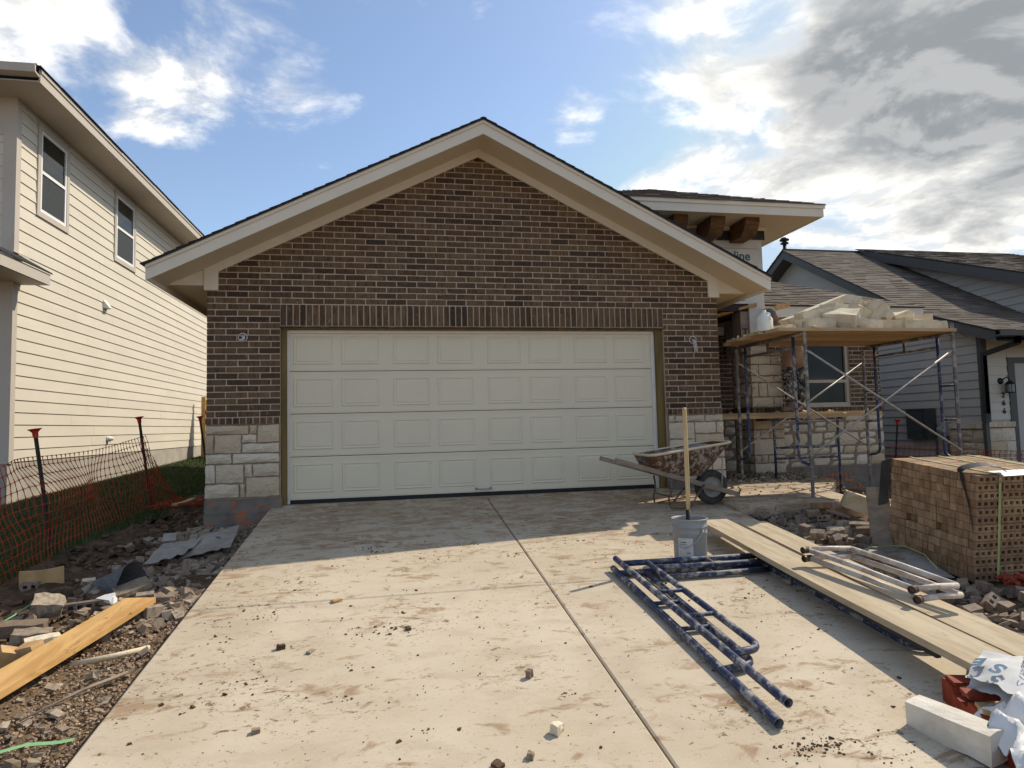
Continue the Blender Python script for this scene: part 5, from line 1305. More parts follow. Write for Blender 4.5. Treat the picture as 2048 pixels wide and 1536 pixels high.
    # frame origin is put at the near end of leg -y with its top bar on (x, y)
for q, (x, y, dz, a, r_, lab) in enumerate(((1.83, -3.17, .034, .002, 0, 'lower of two blue scaffold frames stacked flat on the driveway'), (1.875, -3.12, .096, .022, .012, 'upper of two blue scaffold frames stacked flat on the driveway'))):
    fr = thing('scaffold_section', lab, 'scaffold section', (0, 0, 0), (0, 0, 0), 'blue frames lying on the driveway')
    frame_parts(fr, 'blue_steel', 'blue_steel', H=FH, r=.0255, low=.34, ext=(.22, .22))
    lie(fr, x, y, dz, a, r_)
def plank(name, A, Bp, w, t, mat, lab, cat, grp=None):
    A, Bp = Vector(A), Vector(Bp); d = (Bp - A); L = d.length
    b = B(); n = 12; V = []
    for i in range(n + 1):
        s = i / n; sag = -.012 * math.sin(math.pi * s)
        for (yy, zz) in ((-w / 2, -t), (w / 2, -t), (w / 2, 0), (-w / 2, 0)):
            V.append((s * L, yy + .003 * math.sin(s * 9), zz + sag))
    F = [(i * 4 + k, i * 4 + (k + 1) % 4, (i + 1) * 4 + (k + 1) % 4, (i + 1) * 4 + k) for i in range(n) for k in range(4)] + [(0, 3, 2, 1), (n * 4, n * 4 + 1, n * 4 + 2, n * 4 + 3)]
    b.add(V, F, random.random())
    o = b.obj(name, mat, local=True)
    d.normalize(); sd = Z_.cross(d).normalized(); u = d.cross(sd)
    o.matrix_world = Matrix(((d.x, sd.x, u.x, A.x), (d.y, sd.y, u.y, A.y), (d.z, sd.z, u.z, A.z), (0, 0, 0, 1)))
    return tag(o, lab, cat, grp)
dz = drive_z
plank('scaffold_plank', (3.20, -2.20, dz(-2.20) + .165), (3.075, -5.46, dz(-5.46) + .225), .292, .042, 'plank', 'long tan plank resting over the blue frames on the driveway', 'plank', 'planks lying on the driveway')
plank('scaffold_plank', (3.66, -2.14, dz(-2.14) + .105), (3.50, -5.9, dz(-5.9) + .17), .285, .042, 'plank', 'tan plank lower down, between the long plank and the rubble', 'plank', 'planks lying on the driveway')
block('wood_block', (3.03, -5.33, dz(-5.33) + .09), (.20, .10, .175), (.1, .1, .5), 'weathered', 'worn wood block propping the near end of the long plank', 'wood block', jit=.02)
block('wood_block', (3.60, -5.2, dz(-5.2) + .06), (.25, .1, .12), (0, 0, .2), 'weathered', 'wood block under the second plank near the red pallet', 'wood block', jit=.02)
b = B(); b.bar((3.075, -3.2, dz(-3.2) + .105), (3.00, -5.10, dz(-5.1) + .145), .03, .045, (0, 0, 1)); tag(b.obj('plank_shade_strip', 'black_plastic', org=(3.1, -4.2, -.5)), 'black strip painting in the shade under the long plank', 'board')  # black strip added to paint the shaded underside of the long plank
block('wood_block', (3.15, -3.55, dz(-3.55) + .02), (.16, .09, .035), (0, 0, .3), 'weathered', 'bit of scrap wood under the long plank by the frames', 'wood block', jit=.03)
# two small white guard frames on the planks
def guard(org, dzz, lab, tw):
    g = thing('guard_frame', lab, 'scaffold frame', org, (0, 0, 0), 'white frames lying on the planks')
    s1, c1, e1, e2 = Vector((0, 0, 0)), Vector((.34, -.05, 0)), Vector((.14, -.88, -.10)), Vector((.47, -.88, -.10))
    for P, nm, mt in (((s1, e1), 'leg', 'white_steel'), ((c1, e2), 'leg', 'white_steel'), ((s1 + (c1 - s1) * -.02, c1), 'top_bar', 'white_steel'), ((e1, e2), 'end_bar', 'white_steel')):
        b = B(); b.tube([P[0], (P[0] + P[1]) / 2 + Z_ * .006, P[1]], .0195, 10); b.obj(nm, mt, g, local=True)
    for p, dd in ((s1, Vector((-1, -.2, 0))), (e1, Vector((-1, -.6, .1)))):
        b = B(); b.tube([p + dd.normalized() * .055, p - dd.normalized() * .02], .026, 12, cap=False); b.tube([p + dd.normalized() * .03, p + dd.normalized() * .0], .026, 12); b.obj('socket', 'rust_steel', g, local=True)
    g.rotation_euler = (0, 0, tw)
guard((3.20, -3.70, dz(-3.7) + .30), 0, 'upper of two white caked guard frames lying across the planks', 0)
guard((3.185, -3.73, dz(-3.73) + .245), 0, 'lower of two white caked guard frames lying across the planks', .03)

# ================================================================== STRAPPED BRICK CUBE
PCo = Vector((4.80, -3.62, -.545)); TH = -.03; TILT = math.atan(.105)
cube = thing('brick_pallet', 'strapped stack of tan bricks with dark plastic guard beside the plank', 'brick stack', PCo, (0, 0, 0))
BH, BLn, BD = .0695, .2475, .0690
def core_brick():
    """local: x along length, y depth, z height; the bed face with four cores looks along -y"""
    b = B(); L, H, D = .244, .0655, .066
    xs = [0]; 
    for i in range(4): c = L * (.14 + .24 * i); xs += [c - .017, c + .017]
    xs.append(L); zs = [0, .019, .048, H]
    for i in range(len(xs) - 1):
        for k in range(3):
            V = [(xs[i], 0, zs[k]), (xs[i + 1], 0, zs[k]), (xs[i + 1], 0, zs[k + 1]), (xs[i], 0, zs[k + 1])]
            if i % 2 == 1 and k == 1:
                W = [(x, .05, z) for x, _, z in V]
                b.add(V + W, [(0, 1, 5, 4)[::-1], (1, 2, 6, 5)[::-1], (2, 3, 7, 6)[::-1], (3, 0, 4, 7)[::-1], (4, 5, 6, 7)], 0)
            else: b.add(V, [(0, 1, 2, 3)], 0)
    b.add([(0, 0, 0), (L, 0, 0), (L, 0, H), (0, 0, H), (0, D, 0), (L, D, 0), (L, D, H), (0, D, H)], [(4, 7, 6, 5), (0, 4, 5, 1), (1, 5, 6, 2), (2, 6, 7, 3), (3, 7, 4, 0)], 0)
    return b
cbm = core_brick().mesh('brick', 'brick_tan')
b = B(); b.box((0, 0, 0), (.244, .066, .0655), None, 0); pbm = b.mesh('brick', 'brick_tan')
NR, NC, ND = 13, 4, 14
for r in range(NR):
    sh = (random.uniform(-.006, .006) if r > 4 else random.uniform(-.008, .008) - .014)
    for c in range(NC):
        for d in range(ND):
            vis = c == 0 or d == 0 or r == NR - 1
            if not vis: continue
            if r == 5 and d in (4, 5, 9, 10) and c == 0: continue
            gap = (.012 if (r < 5 and c >= 2) else 0)
            o = bpy.data.objects.new('brick', cbm if d == 0 else pbm); COL.objects.link(o); o.parent = cube
            o.location = (c * BLn + sh + gap + random.uniform(-.003, .003), d * BD + random.uniform(-.002, .002) + (random.uniform(-.005, .005) if d == 0 else 0), r * BH + random.uniform(-.001, .001))
            o.rotation_euler = (0, 0, random.uniform(-.01, .01))
cube.rotation_euler = (TILT, 0, TH)
b = B(); b.box((.05, .08, .0), (.97, .93, NR * BH - .075)); b.obj('stack_core', 'brick_tan', cube, local=True)
TPZ = NR * BH
for x in (.215, .53, .86):
    b = B(); b.box((x - .011, -.006, 0), (x + .011, -.003, TPZ + .004)); b.box((x - .011, -.006, TPZ + .0015), (x + .011, ND * BD + .01, TPZ + .0045)); b.obj('strap', 'green_strap', cube, local=True)
b = B(); b.add([(.20, .04, TPZ + .006), (1.02, -.01, TPZ + .006), (1.03, .16, TPZ + .006), (.24, .14, TPZ + .006), (.21, -.012, TPZ - .012), (1.02, -.014, TPZ - .01)], [(0, 1, 2, 3), (4, 5, 1, 0)], .5); b.obj('white_wrap', 'bag', cube, local=True)
b = B(); V = []; n = 14
for i in range(n):
    t = i / (n - 1)
    P = [(-.012, .02, .42), (-.016, .06, .65), (-.016, .13, .86), (.0, .16, TPZ + .02), (.10, .08, TPZ + .065), (.21, .0, TPZ + .075), (.26, -.03, TPZ + .02)]
    f = t * (len(P) - 1); q = min(int(f), len(P) - 2); f -= q
    p = Vector(P[q]).lerp(Vector(P[q + 1]), f); w = .012 + .10 * min(1, t * 1.6)
    V += [p - Vector((.1, .6, 0)) * 0 + Vector((-.02, -.03, 0)) * t, p + Vector((.35, .9, .1)).normalized() * w * (1.0 if t > .3 else .5)]
b.add(V, [(2 * i, 2 * i + 2, 2 * i + 3, 2 * i + 1) for i in range(n - 1)], .5, True); b.obj('corner_guard', 'black_plastic', cube, local=True)
b = B(); b.add([(-.02, ND * BD - .02, TPZ + .0), (-.07, ND * BD + .05, TPZ - .04), (-.07, ND * BD + .08, .42), (-.03, ND * BD - .0, .46), (.05, ND * BD + .04, TPZ + .01)], [(0, 1, 2, 3), (0, 4, 1)], .5); b.obj('corner_guard', 'black_plastic', cube, local=True)
plank('leaning_board', (4.73, -2.70, gz(4.73, -2.7) + .0), (4.78, -2.60, .16), .20, .03, 'weathered', 'grey weathered board leaning upright against the brick stack', 'board')

# ================================================================== LOOSE BRICKS AND RUBBLE
cbg = core_brick().mesh('loose_brick', 'brick_grey')
half = B(); half.box((0, 0, 0), (.13, .067, .067), None, 0); hbm = half.mesh('half_brick', 'brick_grey')
def half_core():
    b = B(); L, H, D = .125, .067, .067
    b.add([(0, 0, 0), (L, 0, 0), (L * .96, 0, H), (0, 0, H), (0, D, 0), (L * .93, D, .004), (L, D, H), (0, D, H)], [(4, 7, 6, 5), (0, 4, 5, 1), (1, 5, 6, 2), (2, 6, 7, 3), (3, 7, 4, 0)], 0)
    xs = [0, .016, .050, .076, .110, L]; zs = [0, .019, .048, H]
    for i in range(5):
        for k in range(3):
            V = [(xs[i], 0, zs[k]), (xs[i + 1], 0, zs[k]), (xs[i + 1], 0, zs[k + 1]), (xs[i], 0, zs[k + 1])]
            if i % 2 == 1 and k == 1:
                W = [(x, .06, z) for x, _, z in V]; b.add(V + W, [(0, 1, 5, 4)[::-1], (1, 2, 6, 5)[::-1], (2, 3, 7, 6)[::-1], (3, 0, 4, 7)[::-1], (4, 5, 6, 7)], 0)
            else: b.add(V, [(0, 1, 2, 3)], 0)
    return b
hcm = half_core().mesh('half_brick', 'brick_grey')
def brick_at(me, x, y, z, rot, lab, grp=None, nm=None):
    o = bpy.data.objects.new(nm or me.name.split('.')[0], me); COL.objects.link(o); o.location = (x, y, z); o.rotation_euler = rot
    o['label'] = lab; o['category'] = 'brick'
    if grp: o['group'] = grp
    return o
GRP = 'broken bricks in the rubble between driveway and walk'
for i in range(62):
    t = random.random(); x = 4.08 + abs(random.gauss(0, .42)); y = -1.45 - random.random() * 1.25
    if x > 5.35: continue
    me = random.choice((cbg, hbm, hcm, hcm, hbm))
    brick_at(me, x, y, gz(x, y) + random.uniform(.03, .12), (random.choice((0, -1.57, -1.57, .4, -1.1)) + random.uniform(-.3, .3), random.uniform(-.3, .3), random.uniform(0, 6.28)), 'broken grey brown brick in the rubble heap beside the front walk', GRP)
named = [(cbg, 4.62, -2.02, .10, (-1.5, .1, .6), 'whole brick lying core side up in the middle of the rubble heap'), (hcm, 4.92, -2.22, .08, (-1.57, 0, .2), 'short brick standing core up near the leaning board'),
         (hcm, 5.10, -2.30, .08, (-1.57, 0, -.3), 'short core brick right beside the leaning board'), (cbg, 4.80, -1.75, .12, (.2, .3, -.6), 'reddish brick tipped on top of the rubble heap')]
for me, x, y, h, r, lab in named: brick_at(me, x, y, gz(x, y) + h, r, lab)
for k_ in range(3):
    for j_ in range(2 if k_ < 2 else 1):
        brick_at(pbm, 4.83 + .12 * j_ - .01 * k_, -1.40 - .075 * k_ + .06 * j_, gz(4.95, -1.36) + .005 + .0685 * k_, (0, 0, .1 * k_ + .06 * j_ - .2), ['bottom', 'middle', 'topmost'][k_] + ' brick of the small tan stack under the front scaffold leg' + (', right hand one' if j_ else ''), 'bricks stacked under the scaffold leg', 'brick')
GRP2 = 'tan bricks heaped beside the planks'
for (me, x, y, h, r, lab) in [(hcm, 4.22, -4.00, .10, (-1.2, .15, .5), 'short core brick at the left of the heap beside the planks'), (hbm, 4.55, -3.92, .09, (.2, .2, .3), 'grooved brick behind the heap beside the planks'),
        (hcm, 4.30, -4.25, .11, (-.75, -.4, .4), 'ribbed brick standing tilted in the heap with two cores showing'), (hbm, 4.36, -4.10, .05, (-.3, .2, .9), 'short brick under the tilted ribbed brick'),
        (cbg, 4.68, -4.18, .14, (-1.25, .05, .05), 'brick with a row of cores facing up beside the red scrap'), (cbg, 4.70, -4.28, .12, (-1.2, .0, .06), 'brick with four cores facing up just in front of the first'),
        (hcm, 4.42, -4.42, .10, (-.4, .1, .2), 'short brick with one core and a white spot'), (hbm, 4.55, -4.50, .06, (.3, .1, -.5), 'flat brick chip under the one core brick'), (hbm, 4.62, -4.62, .08, (.1, .2, 1.2), 'brick at the right edge of the picture in the near heap'),
        (hbm, 4.30, -4.52, .05, (.2, -.2, .7), 'brick half buried against the lower plank')]:
    brick_at(me, x, y, gz(x, y) + h - .02, r, lab, GRP2)
for i in range(26):
    x = random.uniform(4.02, 5.0); y = random.uniform(-5.1, -3.9)
    brick_at(random.choice((hbm, hcm, hbm)), x, y, gz(x, y) + random.uniform(.0, .06), (random.uniform(-1.6, .3), random.uniform(-.4, .4), random.uniform(0, 6.28)), 'broken tan brick in the near heap beside the planks', GRP2)
b = B()
for i in range(1500):
    if i % 3: x = 4.03 + abs(random.gauss(0, .5)); y = random.uniform(-3.2, -1.3)
    else: x = 3.9 + abs(random.gauss(0, .5)); y = random.uniform(-5.4, -3.2)
    s = random.choice((.02, .03, .04, .06, .09)) * random.uniform(.7, 1.3)
    b.rock((x, y, gz(x, y) + s * .2), (s * 1.5, s, s * random.uniform(.35, .9)))
b.obj('rubble', 'rubble', kind='stuff')
block('stone_block', (4.72, -2.16, gz(4.72, -2.16) + .06), (.34, .15, .10), (0, 0, .12), 'stone_loose', 'pale tan stone lying in the rubble near the second plank', 'stone')
block('stone_block', (5.62, -1.42, -.20), (.55, .11, .20), (.15, .35, -.35), 'stone_loose', 'white stone slab slanting down at the end of the front walk', 'stone')
block('stone_block', (7.05, .22, -.40), (.50, .36, .09), (0, .05, .2), 'stone_loose', 'flat white stone under the rear right scaffold leg', 'stone')
block('stone_block', (7.1, .16, -.50), (.45, .3, .10), (0, .0, -.1), 'cut_wood', 'tan stone beneath the flat white one at the scaffold leg', 'stone')
block('stone_block', (5.25, -2.15, gz(5.25, -2.15) + .09), (.18, .14, .22), (.1, 0, .4), 'stone_loose', 'upright tan stone just behind the leaning board', 'stone')
o = B(); V = []; n = 9
for i in range(n):
    for j in range(6):
        s, t = i / (n - 1), j / 5; x = 4.15 + .55 * s + .35 * (1 - t); y = -2.55 - 1.1 * t + .12 * s
        V.append((x, y, gz(x, y) + .06 + .025 * math.sin(7 * s + 4 * t)))
o.add(V, [(i * 6 + j, i * 6 + j + 1, (i + 1) * 6 + j + 1, (i + 1) * 6 + j)[::-1] for i in range(n - 1) for j in range(5)], .5, True)
tag(o.obj('plastic_sheet', 'sheet', org=(4.5, -3, -.5)), 'dusty grey plastic sheet spread on the ground before the brick stack', 'sheet')
for pth, lab in (([(4.62, -2.75, -.38), (4.75, -2.95, -.36), (4.72, -3.2, -.39), (4.5, -3.55, -.42)], 'thin green strap curling over the grey sheet'), ([(4.2, -2.95, -.40), (4.5, -2.80, -.38), (4.8, -2.85, -.40)], 'short green strap end crossing the grey sheet')):
    b = B(); b.tube(pth, .006, 6); tag(b.obj('strap_scrap', 'green_strap', org=pth[0]), lab, 'strap')
b = B(); P = []
for i in range(30):
    t = i / 29; x = 3.95 + 1.9 * t; y = -.82 - .62 * t ** 2 + .06 * math.sin(5 * t); P.append((x, y, (walk_z(y) + .012) if y > -1.24 and x < 5.7 else gz(x, y) + .10))
b.tube(P, .006, 6); tag(b.obj('cable', 'weathered', org=P[0]), 'thin cable trailing across the front walk from the wheelbarrow', 'cable')
b = B()
for _ in range(16): b.rock((4.96 + random.uniform(-.12, .16), -3.83 + random.uniform(-.06, .06), gz(4.96, -3.83) + .08 + random.uniform(0, .06)), (.10, .06, .04), None, .6)
tag(b.obj('red_wrapper', 'red_paint', org=(4.96, -3.83, -.5)), 'crumpled red wrapper lying at the foot of the brick stack', 'wrapper')

# ================================================================== BLOCK, RED PALLET AND BAGS
blk = block('stone_block', (2.575, -5.61, dz(-5.61) + .072), (.40, .125, .14), (math.atan(.109), 0, -1.37), 'block_white', 'single white sawn stone block lying on the driveway', 'stone', jit=.035)
rp = thing('red_pallet', 'red painted wooden pallet end beside the white stone block', 'pallet', (2.85, -5.5, dz(-5.5)))
A, Bq = Vector((2.845, -5.27, dz(-5.27))), Vector((2.665, -5.78, dz(-5.78)))
dd = (Bq - A).normalized(); sd = Vector((-dd.y, dd.x, 0)) * 1.0; sd = sd if sd.x > 0 else -sd
b = B(); L = (Bq - A).length + .25
prof = [(0, .0), (0, .12), (.10, .12), (.115, .085), (.24, .085), (.255, .12), (.40, .12), (.415, .085), (.54, .085), (.555, .12), (L, .12), (L, 0), (.5, 0.0), (.42, .02), (.2, .02), (.12, 0)]
b.prism([A + dd * x + Z_ * z for x, z in prof], sd * .04); b.obj('stringer', 'red_paint', rp)
b = B(); b.prism([A + sd * .45 + dd * x + Z_ * z for x, z in prof], sd * .04); b.obj('stringer', 'red_paint', rp)
for i, x in enumerate((.02, .155, .29, .44, .58)):
    b = B(); p = A + dd * x + sd * .012 + Z_ * .122
    b.prism([p, p + dd * .085, p + dd * .085 + sd * .75, p + sd * .75][::-1], Z_ * .018); b.obj('slat', 'cut_wood' if i in (2, 4) else 'red_paint', rp)
def crumple(nx, ny, f, seed, amp=.03):
    V = []
    for i in range(nx):
        for j in range(ny):
            s, t = i / (nx - 1), j / (ny - 1); p = Vector(f(s, t))
            q = np.array([s * 6 + seed, t * 6 + seed * 2])
            n1 = float(vnoise(q[0], q[1], 1.0)) - .5; n2 = float(vnoise(q[0] * 2.3 + 9, q[1] * 2.3, 1.0)) - .5; n3 = abs(float(vnoise(q[0] * 1.7 + 31, q[1] * 1.7 + 5, 1.0)) - .5)
            V.append(p + Vector((n2 * amp * .7, n1 * amp * .7, (n1 + n2 * .6 - n3 * 1.6) * amp * 1.6)))
    return V, [(i * ny + j, (i + 1) * ny + j, (i + 1) * ny + j + 1, i * ny + j + 1) for i in range(nx - 1) for j in range(ny - 1)]
bg = thing('cement_bag', 'grey paper cement bag lying printed side up over the red pallet', 'bag', (2.95, -5.52, dz(-5.5)))
c00, c10, c11, c01 = Vector((2.76, -5.50, dz(-5.5) + .235)), Vector((3.01, -5.37, dz(-5.37) + .29)), Vector((3.45, -5.62, dz(-5.6) + .27)), Vector((2.80, -5.80, dz(-5.78) + .26))
def bagf(s, t):
    p = (c00 * (1 - s) + c10 * s) * (1 - t) + (c01 * (1 - s) + c11 * s) * t
    return p + Z_ * .05 * math.sin(math.pi * t) * math.sin(math.pi * min(1, s + .1))
V, F = crumple(16, 16, bagf, 3, .012); b = B(); b.add(V, F, .5, True); b.add([v - Z_ * .05 for v in V], [f[::-1] for f in F], .5, True)
b.obj('bag_skin', 'bag_grey', bg)
def onbag(s, t, ang, size, body, mat, nm, bold=.0):
    p = bagf(s, t); e1 = (bagf(s + .05, t) - p).normalized(); e2 = (bagf(s, t + .05) - p).normalized(); n = e1.cross(e2).normalized()
    if n.z < 0: n = -n
    e2 = n.cross(e1)
    x = e1 * math.cos(ang) + e2 * math.sin(ang); y = n.cross(x)
    M = Matrix(((x.x, y.x, n.x, 0), (x.y, y.y, n.y, 0), (x.z, y.z, n.z, 0), (0, 0, 0, 1)))
    text_obj(body, size, Matrix.Translation(p + n * .022) @ M, mat, bg, nm, .0006, 'CENTER', bold)
onbag(.34, .13, math.pi * .5, .105, 'E', 'blue_ink', 'bag_print', .006)
onbag(.20, .42, math.pi * .42, .11, 'S', 'blue_ink', 'bag_print', .004)
onbag(.52, .56, math.pi * 1.1, .046, 'MASONRY S', 'ink', 'bag_print')
wb2 = thing('white_bag', 'crumpled white woven plastic bag heaped at the lower right corner', 'bag', (2.9, -5.85, dz(-5.8)))
def wbf(s, t):
    x = 2.50 + .85 * s + .05 * math.sin(5 * t) + .10 * (1 - t); y = -5.60 - .52 * t + .08 * s
    h = .30 * math.sin(math.pi * min(1, .12 + s * .8)) ** .6 * math.sin(math.pi * min(.97, .10 + t * .85)) ** .5
    return (x, y, dz(y) + .01 + h * .86)
V, F = crumple(46, 40, wbf, 8, .075); b = B(); b.add(V, F, .5, True); b.obj('bag_skin', 'bag', wb2)

# ================================================================== LEFT YARD DEBRIS
def quad_sheet(corners, lab, mat='sheet', amp=.03, nm='vinyl_sheet', print_=False, seed=1):
    C = [Vector(c) for c in corners]
    f = lambda s, t: (C[0] * (1 - s) + C[1] * s) * (1 - t) + (C[3] * (1 - s) + C[2] * s) * t
    V, F = crumple(12, 12, f, seed, amp * .45); b = B(); b.add(V, F, .5, True)
    V2 = [v - Z_ * .006 for v in V]; b.add(V2, [q[::-1] for q in F], .5, True)
    th = thing(nm, lab, 'sheet', C[0]); b.obj('sheet_face', mat, th)
    if print_:
        p = f(.62, .45); text_obj('VINYL', .075, Matrix.Translation(p + Z_ * .022) @ Matrix.Rotation(1.9, 4, 'Z') @ Matrix.Rotation(.1, 4, 'X'), 'ink', th, 'sheet_print', .0005)
    return th
quad_sheet([(-2.27, -1.72, gz(-2.27, -1.72) + .10), (-1.96, -1.55, gz(-1.96, -1.55) + .13), (-1.98, -.80, gz(-1.98, -.8) + .12), (-2.34, -.92, gz(-2.34, -.92) + .10)], 'grey sheet lying on the left yard rubble, crossed by a white streak', seed=2)
quad_sheet([(-2.02, -1.50, gz(-2, -1.5) + .08), (-1.58, -1.38, gz(-1.58, -1.38) + .14), (-1.70, -.45, gz(-1.7, -.45) + .15), (-2.02, -.66, gz(-2.02, -.66) + .13)], 'grey sheet with dark print lying against the driveway edge', print_=True, seed=5)
block('wood_block', (-2.33, -.78, gz(-2.33, -.78) + .12), (.13, .11, .02), (.7, 0, .2), 'sheet', 'small pale plastic plate with a dark hole above the sheets', 'plate', jit=.02)
tb = thing('rubber_boot_pipe', 'cut dark grey pipe boot lying open on the left yard rubble', 'pipe', (-2.3, -2.2, gz(-2.3, -2.2)))
b = B(); V = []; n = 14; m_ = 7
for i in range(m_):
    t = i / (m_ - 1); r0 = .05 + .085 * t
    for q in range(n):
        a = math.pi * (-.15 + 1.35 * q / (n - 1)); c = Vector((-2.50, -2.10, gz(-2.5, -2.1) + .04)).lerp(Vector((-2.17, -2.23, gz(-2.17, -2.23) + .07)), t)
        V.append(c + Vector((.35, .9, 0)).normalized() * r0 * math.cos(a) * (1 + .3 * t) + Z_ * (r0 * math.sin(a) * (1 + .35 * t * (q > 4 and q < 9))))
b.add(V, [(i * n + q, i * n + q + 1, (i + 1) * n + q + 1, (i + 1) * n + q) for i in range(m_ - 1) for q in range(n - 1)], .5, True); b.obj('pipe_shell', 'tpost', tb)
tb.children[0].data.materials[0] = MT['cap']
plank('pine_board', (-1.905, -2.80, gz(-1.9, -2.8) + .125), (-2.42, -5.35, gz(-2.4, -5.3) + .13), .235, .040, 'pine', 'long yellow pine board lying at the left of the driveway', 'board')
brick_at(cbg, -2.46, -2.72, gz(-2.4, -2.7) + .015, (0, 0, .38), 'whole dusty brick with four cores facing the camera, left of the pine board')
brick_at(hcm, -3.10, -2.06, gz(-3.1, -2.0) + .01, (0, 0, .1), 'small brick end with two cores by the wood offcut')
brick_at(hcm, -1.98, -2.68, gz(-2, -2.7) + .04, (.2, 0, .3), 'brick end with dark cores behind the far tip of the pine board')
brick_at(hbm, -1.78, -2.02, gz(-1.78, -2.0) + .05, (0, -1.4, .3), 'grey brick standing on end beside the driveway edge')
brick_at(hbm, -1.80, -2.98, gz(-1.8, -2.98) + .03, (.1, .1, .9), 'brick under the far end of the pine board')
brick_at(hbm, -2.02, -3.4, gz(-2.0, -3.4) + .03, (.1, .1, .4), 'brick under the middle of the pine board')
brick_at(hbm, -2.12, -3.05, gz(-2.1, -3.05) + .04, (.0, .2, .2), 'ribbed brick leaning on the left edge of the pine board')
plank('wood_offcut', (-3.14, -2.0, gz(-3.1, -2) + .17), (-2.84, -1.90, gz(-2.84, -1.9) + .17), .035, .16, 'cut_wood', 'short tan board offcut standing on edge near the lawn', 'board')
plank('wood_offcut', (-3.02, 1.62, gz(-3, 1.6) + .13), (-2.86, 1.95, gz(-2.9, 1.95) + .16), .10, .03, 'cut_wood', 'short tan plank lying on the red mesh pile', 'board')
block('wood_block', (-2.36, -3.62, gz(-2.36, -3.62) + .06), (.16, .10, .10), (.3, .4, .7), 'cut_wood', 'yellow wood block at the left edge touching the pine board', 'wood block', jit=.01)
block('wood_block', (-2.26, -3.60, gz(-2.26, -3.6) + .07), (.12, .10, .12), (.2, -.2, -.3), 'cut_wood', 'yellow wood block with a bright corner next to the pine board', 'wood block', jit=.01)
block('stone_block', (-2.27, -3.44, gz(-2.27, -3.44) + .06), (.20, .13, .10), (0, 0, .5), 'stone_loose', 'pale rough stone against the left of the pine board', 'stone', jit=.1)
block('stone_block', (-2.58, -3.08, gz(-2.58, -3.08) + .05), (.30, .13, .09), (.1, .05, .25), 'rubble', 'long mottled stone at the left edge of the yard rubble', 'stone', jit=.1)
block('stone_block', (-2.42, -3.28, gz(-2.4, -3.28) + .05), (.22, .12, .10), (.1, .1, .3), 'rubble', 'mottled grey stone in front of the long mottled one', 'stone', jit=.12)
block('stone_block', (-2.12, -2.36, gz(-2.1, -2.36) + .07), (.26, .2, .06), (.2, -.25, .5), 'rubble', 'flat tan slab tilted among the yard rubble', 'stone', jit=.15)
block('stone_block', (-2.58, -2.72, gz(-2.58, -2.72) + .08), (.2, .16, .14), (.4, .2, .3), 'rubble', 'brown clod of mortar beside the whole dusty brick', 'stone', jit=.12)
block('stone_block', (-2.62, -1.95, gz(-2.62, -1.95) + .03), (.10, .07, .05), (.2, 0, .3), 'stone_loose', 'small pale stone on the dirt above the pipe boot', 'stone', jit=.1)
b = B(); b.rock((-2.22, -2.58, gz(-2.2, -2.58) + .055), (.13, .10, .10), None, .5); b.rock((-2.19, -2.60, gz(-2.2, -2.58) + .05), (.10, .09, .08), None, .6); tag(b.obj('crumpled_paper', 'bag', org=(-2.2, -2.6, -.5)), 'crumpled white paper beside the whole dusty brick', 'paper')
b = B(); b.tube([(-1.58, -3.56, gz(-1.58, -3.56) + .025), (-1.75, -3.66, gz(-1.75, -3.66) + .03), (-1.98, -3.72, gz(-1.98, -3.7) + .02)], .018, 10); tag(b.obj('white_pipe', 'stone_loose', org=(-1.75, -3.6, -.5)), 'short white plastic pipe sticking out from under the pine board', 'pipe')
b = B(); b.tube([(-1.56, -3.98, gz(-1.56, -3.98) + .05), (-1.72, -4.16, gz(-1.72, -4.16) + .05), (-1.90, -4.44, gz(-1.9, -4.44) + .04)], [.010, .009, .005], 6); tag(b.obj('stick', 'weathered', org=(-1.7, -4.2, -.6)), 'thin pale stick lying beside the near driveway edge', 'stick')
b = B(); V = []
for i, p in enumerate([(-1.95, -4.95), (-1.84, -4.82), (-1.72, -4.74), (-1.60, -4.70), (-1.54, -4.68)]):
    z = gz(*p) + .05 + .02 * math.sin(i * 1.3); V += [(p[0], p[1] - .011, z), (p[0], p[1] + .011, z + .006)]
b.add(V, [(2 * i, 2 * i + 2, 2 * i + 3, 2 * i + 1) for i in range(4)], .5, True); tag(b.obj('strap_scrap', 'green_hose', org=(-1.7, -4.8, -.6)), 'green plastic strap at the bottom left by the driveway', 'strap')
b = B(); b.tube([(-2.78, -2.92, gz(-2.8, -2.9) + .05), (-2.76, -2.80, gz(-2.8, -2.8) + .06), (-2.70, -2.66, gz(-2.7, -2.66) + .10)], .008, 6); tag(b.obj('strap_scrap', 'green_hose', org=(-2.8, -2.9, -.5)), 'pale green strap end sticking up at the left edge', 'strap')
# scattered rubble and gravel
b = B()
for i in range(2300):
    y = random.choice((random.uniform(-4.9, 1.2), random.uniform(-3.2, -.2), random.uniform(-2.9, -.4)))
    x = -1.52 - abs(random.gauss(0, .42)) - (.06 if random.random() < .5 else 0)
    if x < -3.35: continue
    s = random.choice((.015, .02, .025, .03, .04, .05, .075)) * random.uniform(.7, 1.3)
    if y < -3.3: s *= .6
    b.rock((x, y, gz(x, y) + s * .22 + .01), (s * random.uniform(1, 1.9), s, s * random.uniform(.3, .9)), None, .4)
for i in range(420):
    y = random.uniform(-.75, .05); x = random.uniform(-2.35, -1.5); s = random.uniform(.03, .09)
    b.rock((x, y, gz(x, y) + s * .3), (s * 1.7, s, s * .4), None, .4)
b.obj('rubble', 'rubble', kind='stuff')
b = B()
for i in range(3200):
    y = random.uniform(-5.4, -2.5); x = -1.48 - abs(random.gauss(0, .38))
    if x < -3: continue
    s = random.uniform(.006, .017)
    b.rock((x, y, gz(x, y) + .012 + s * .3), (s * 1.4, s, s * .8), None, .4)
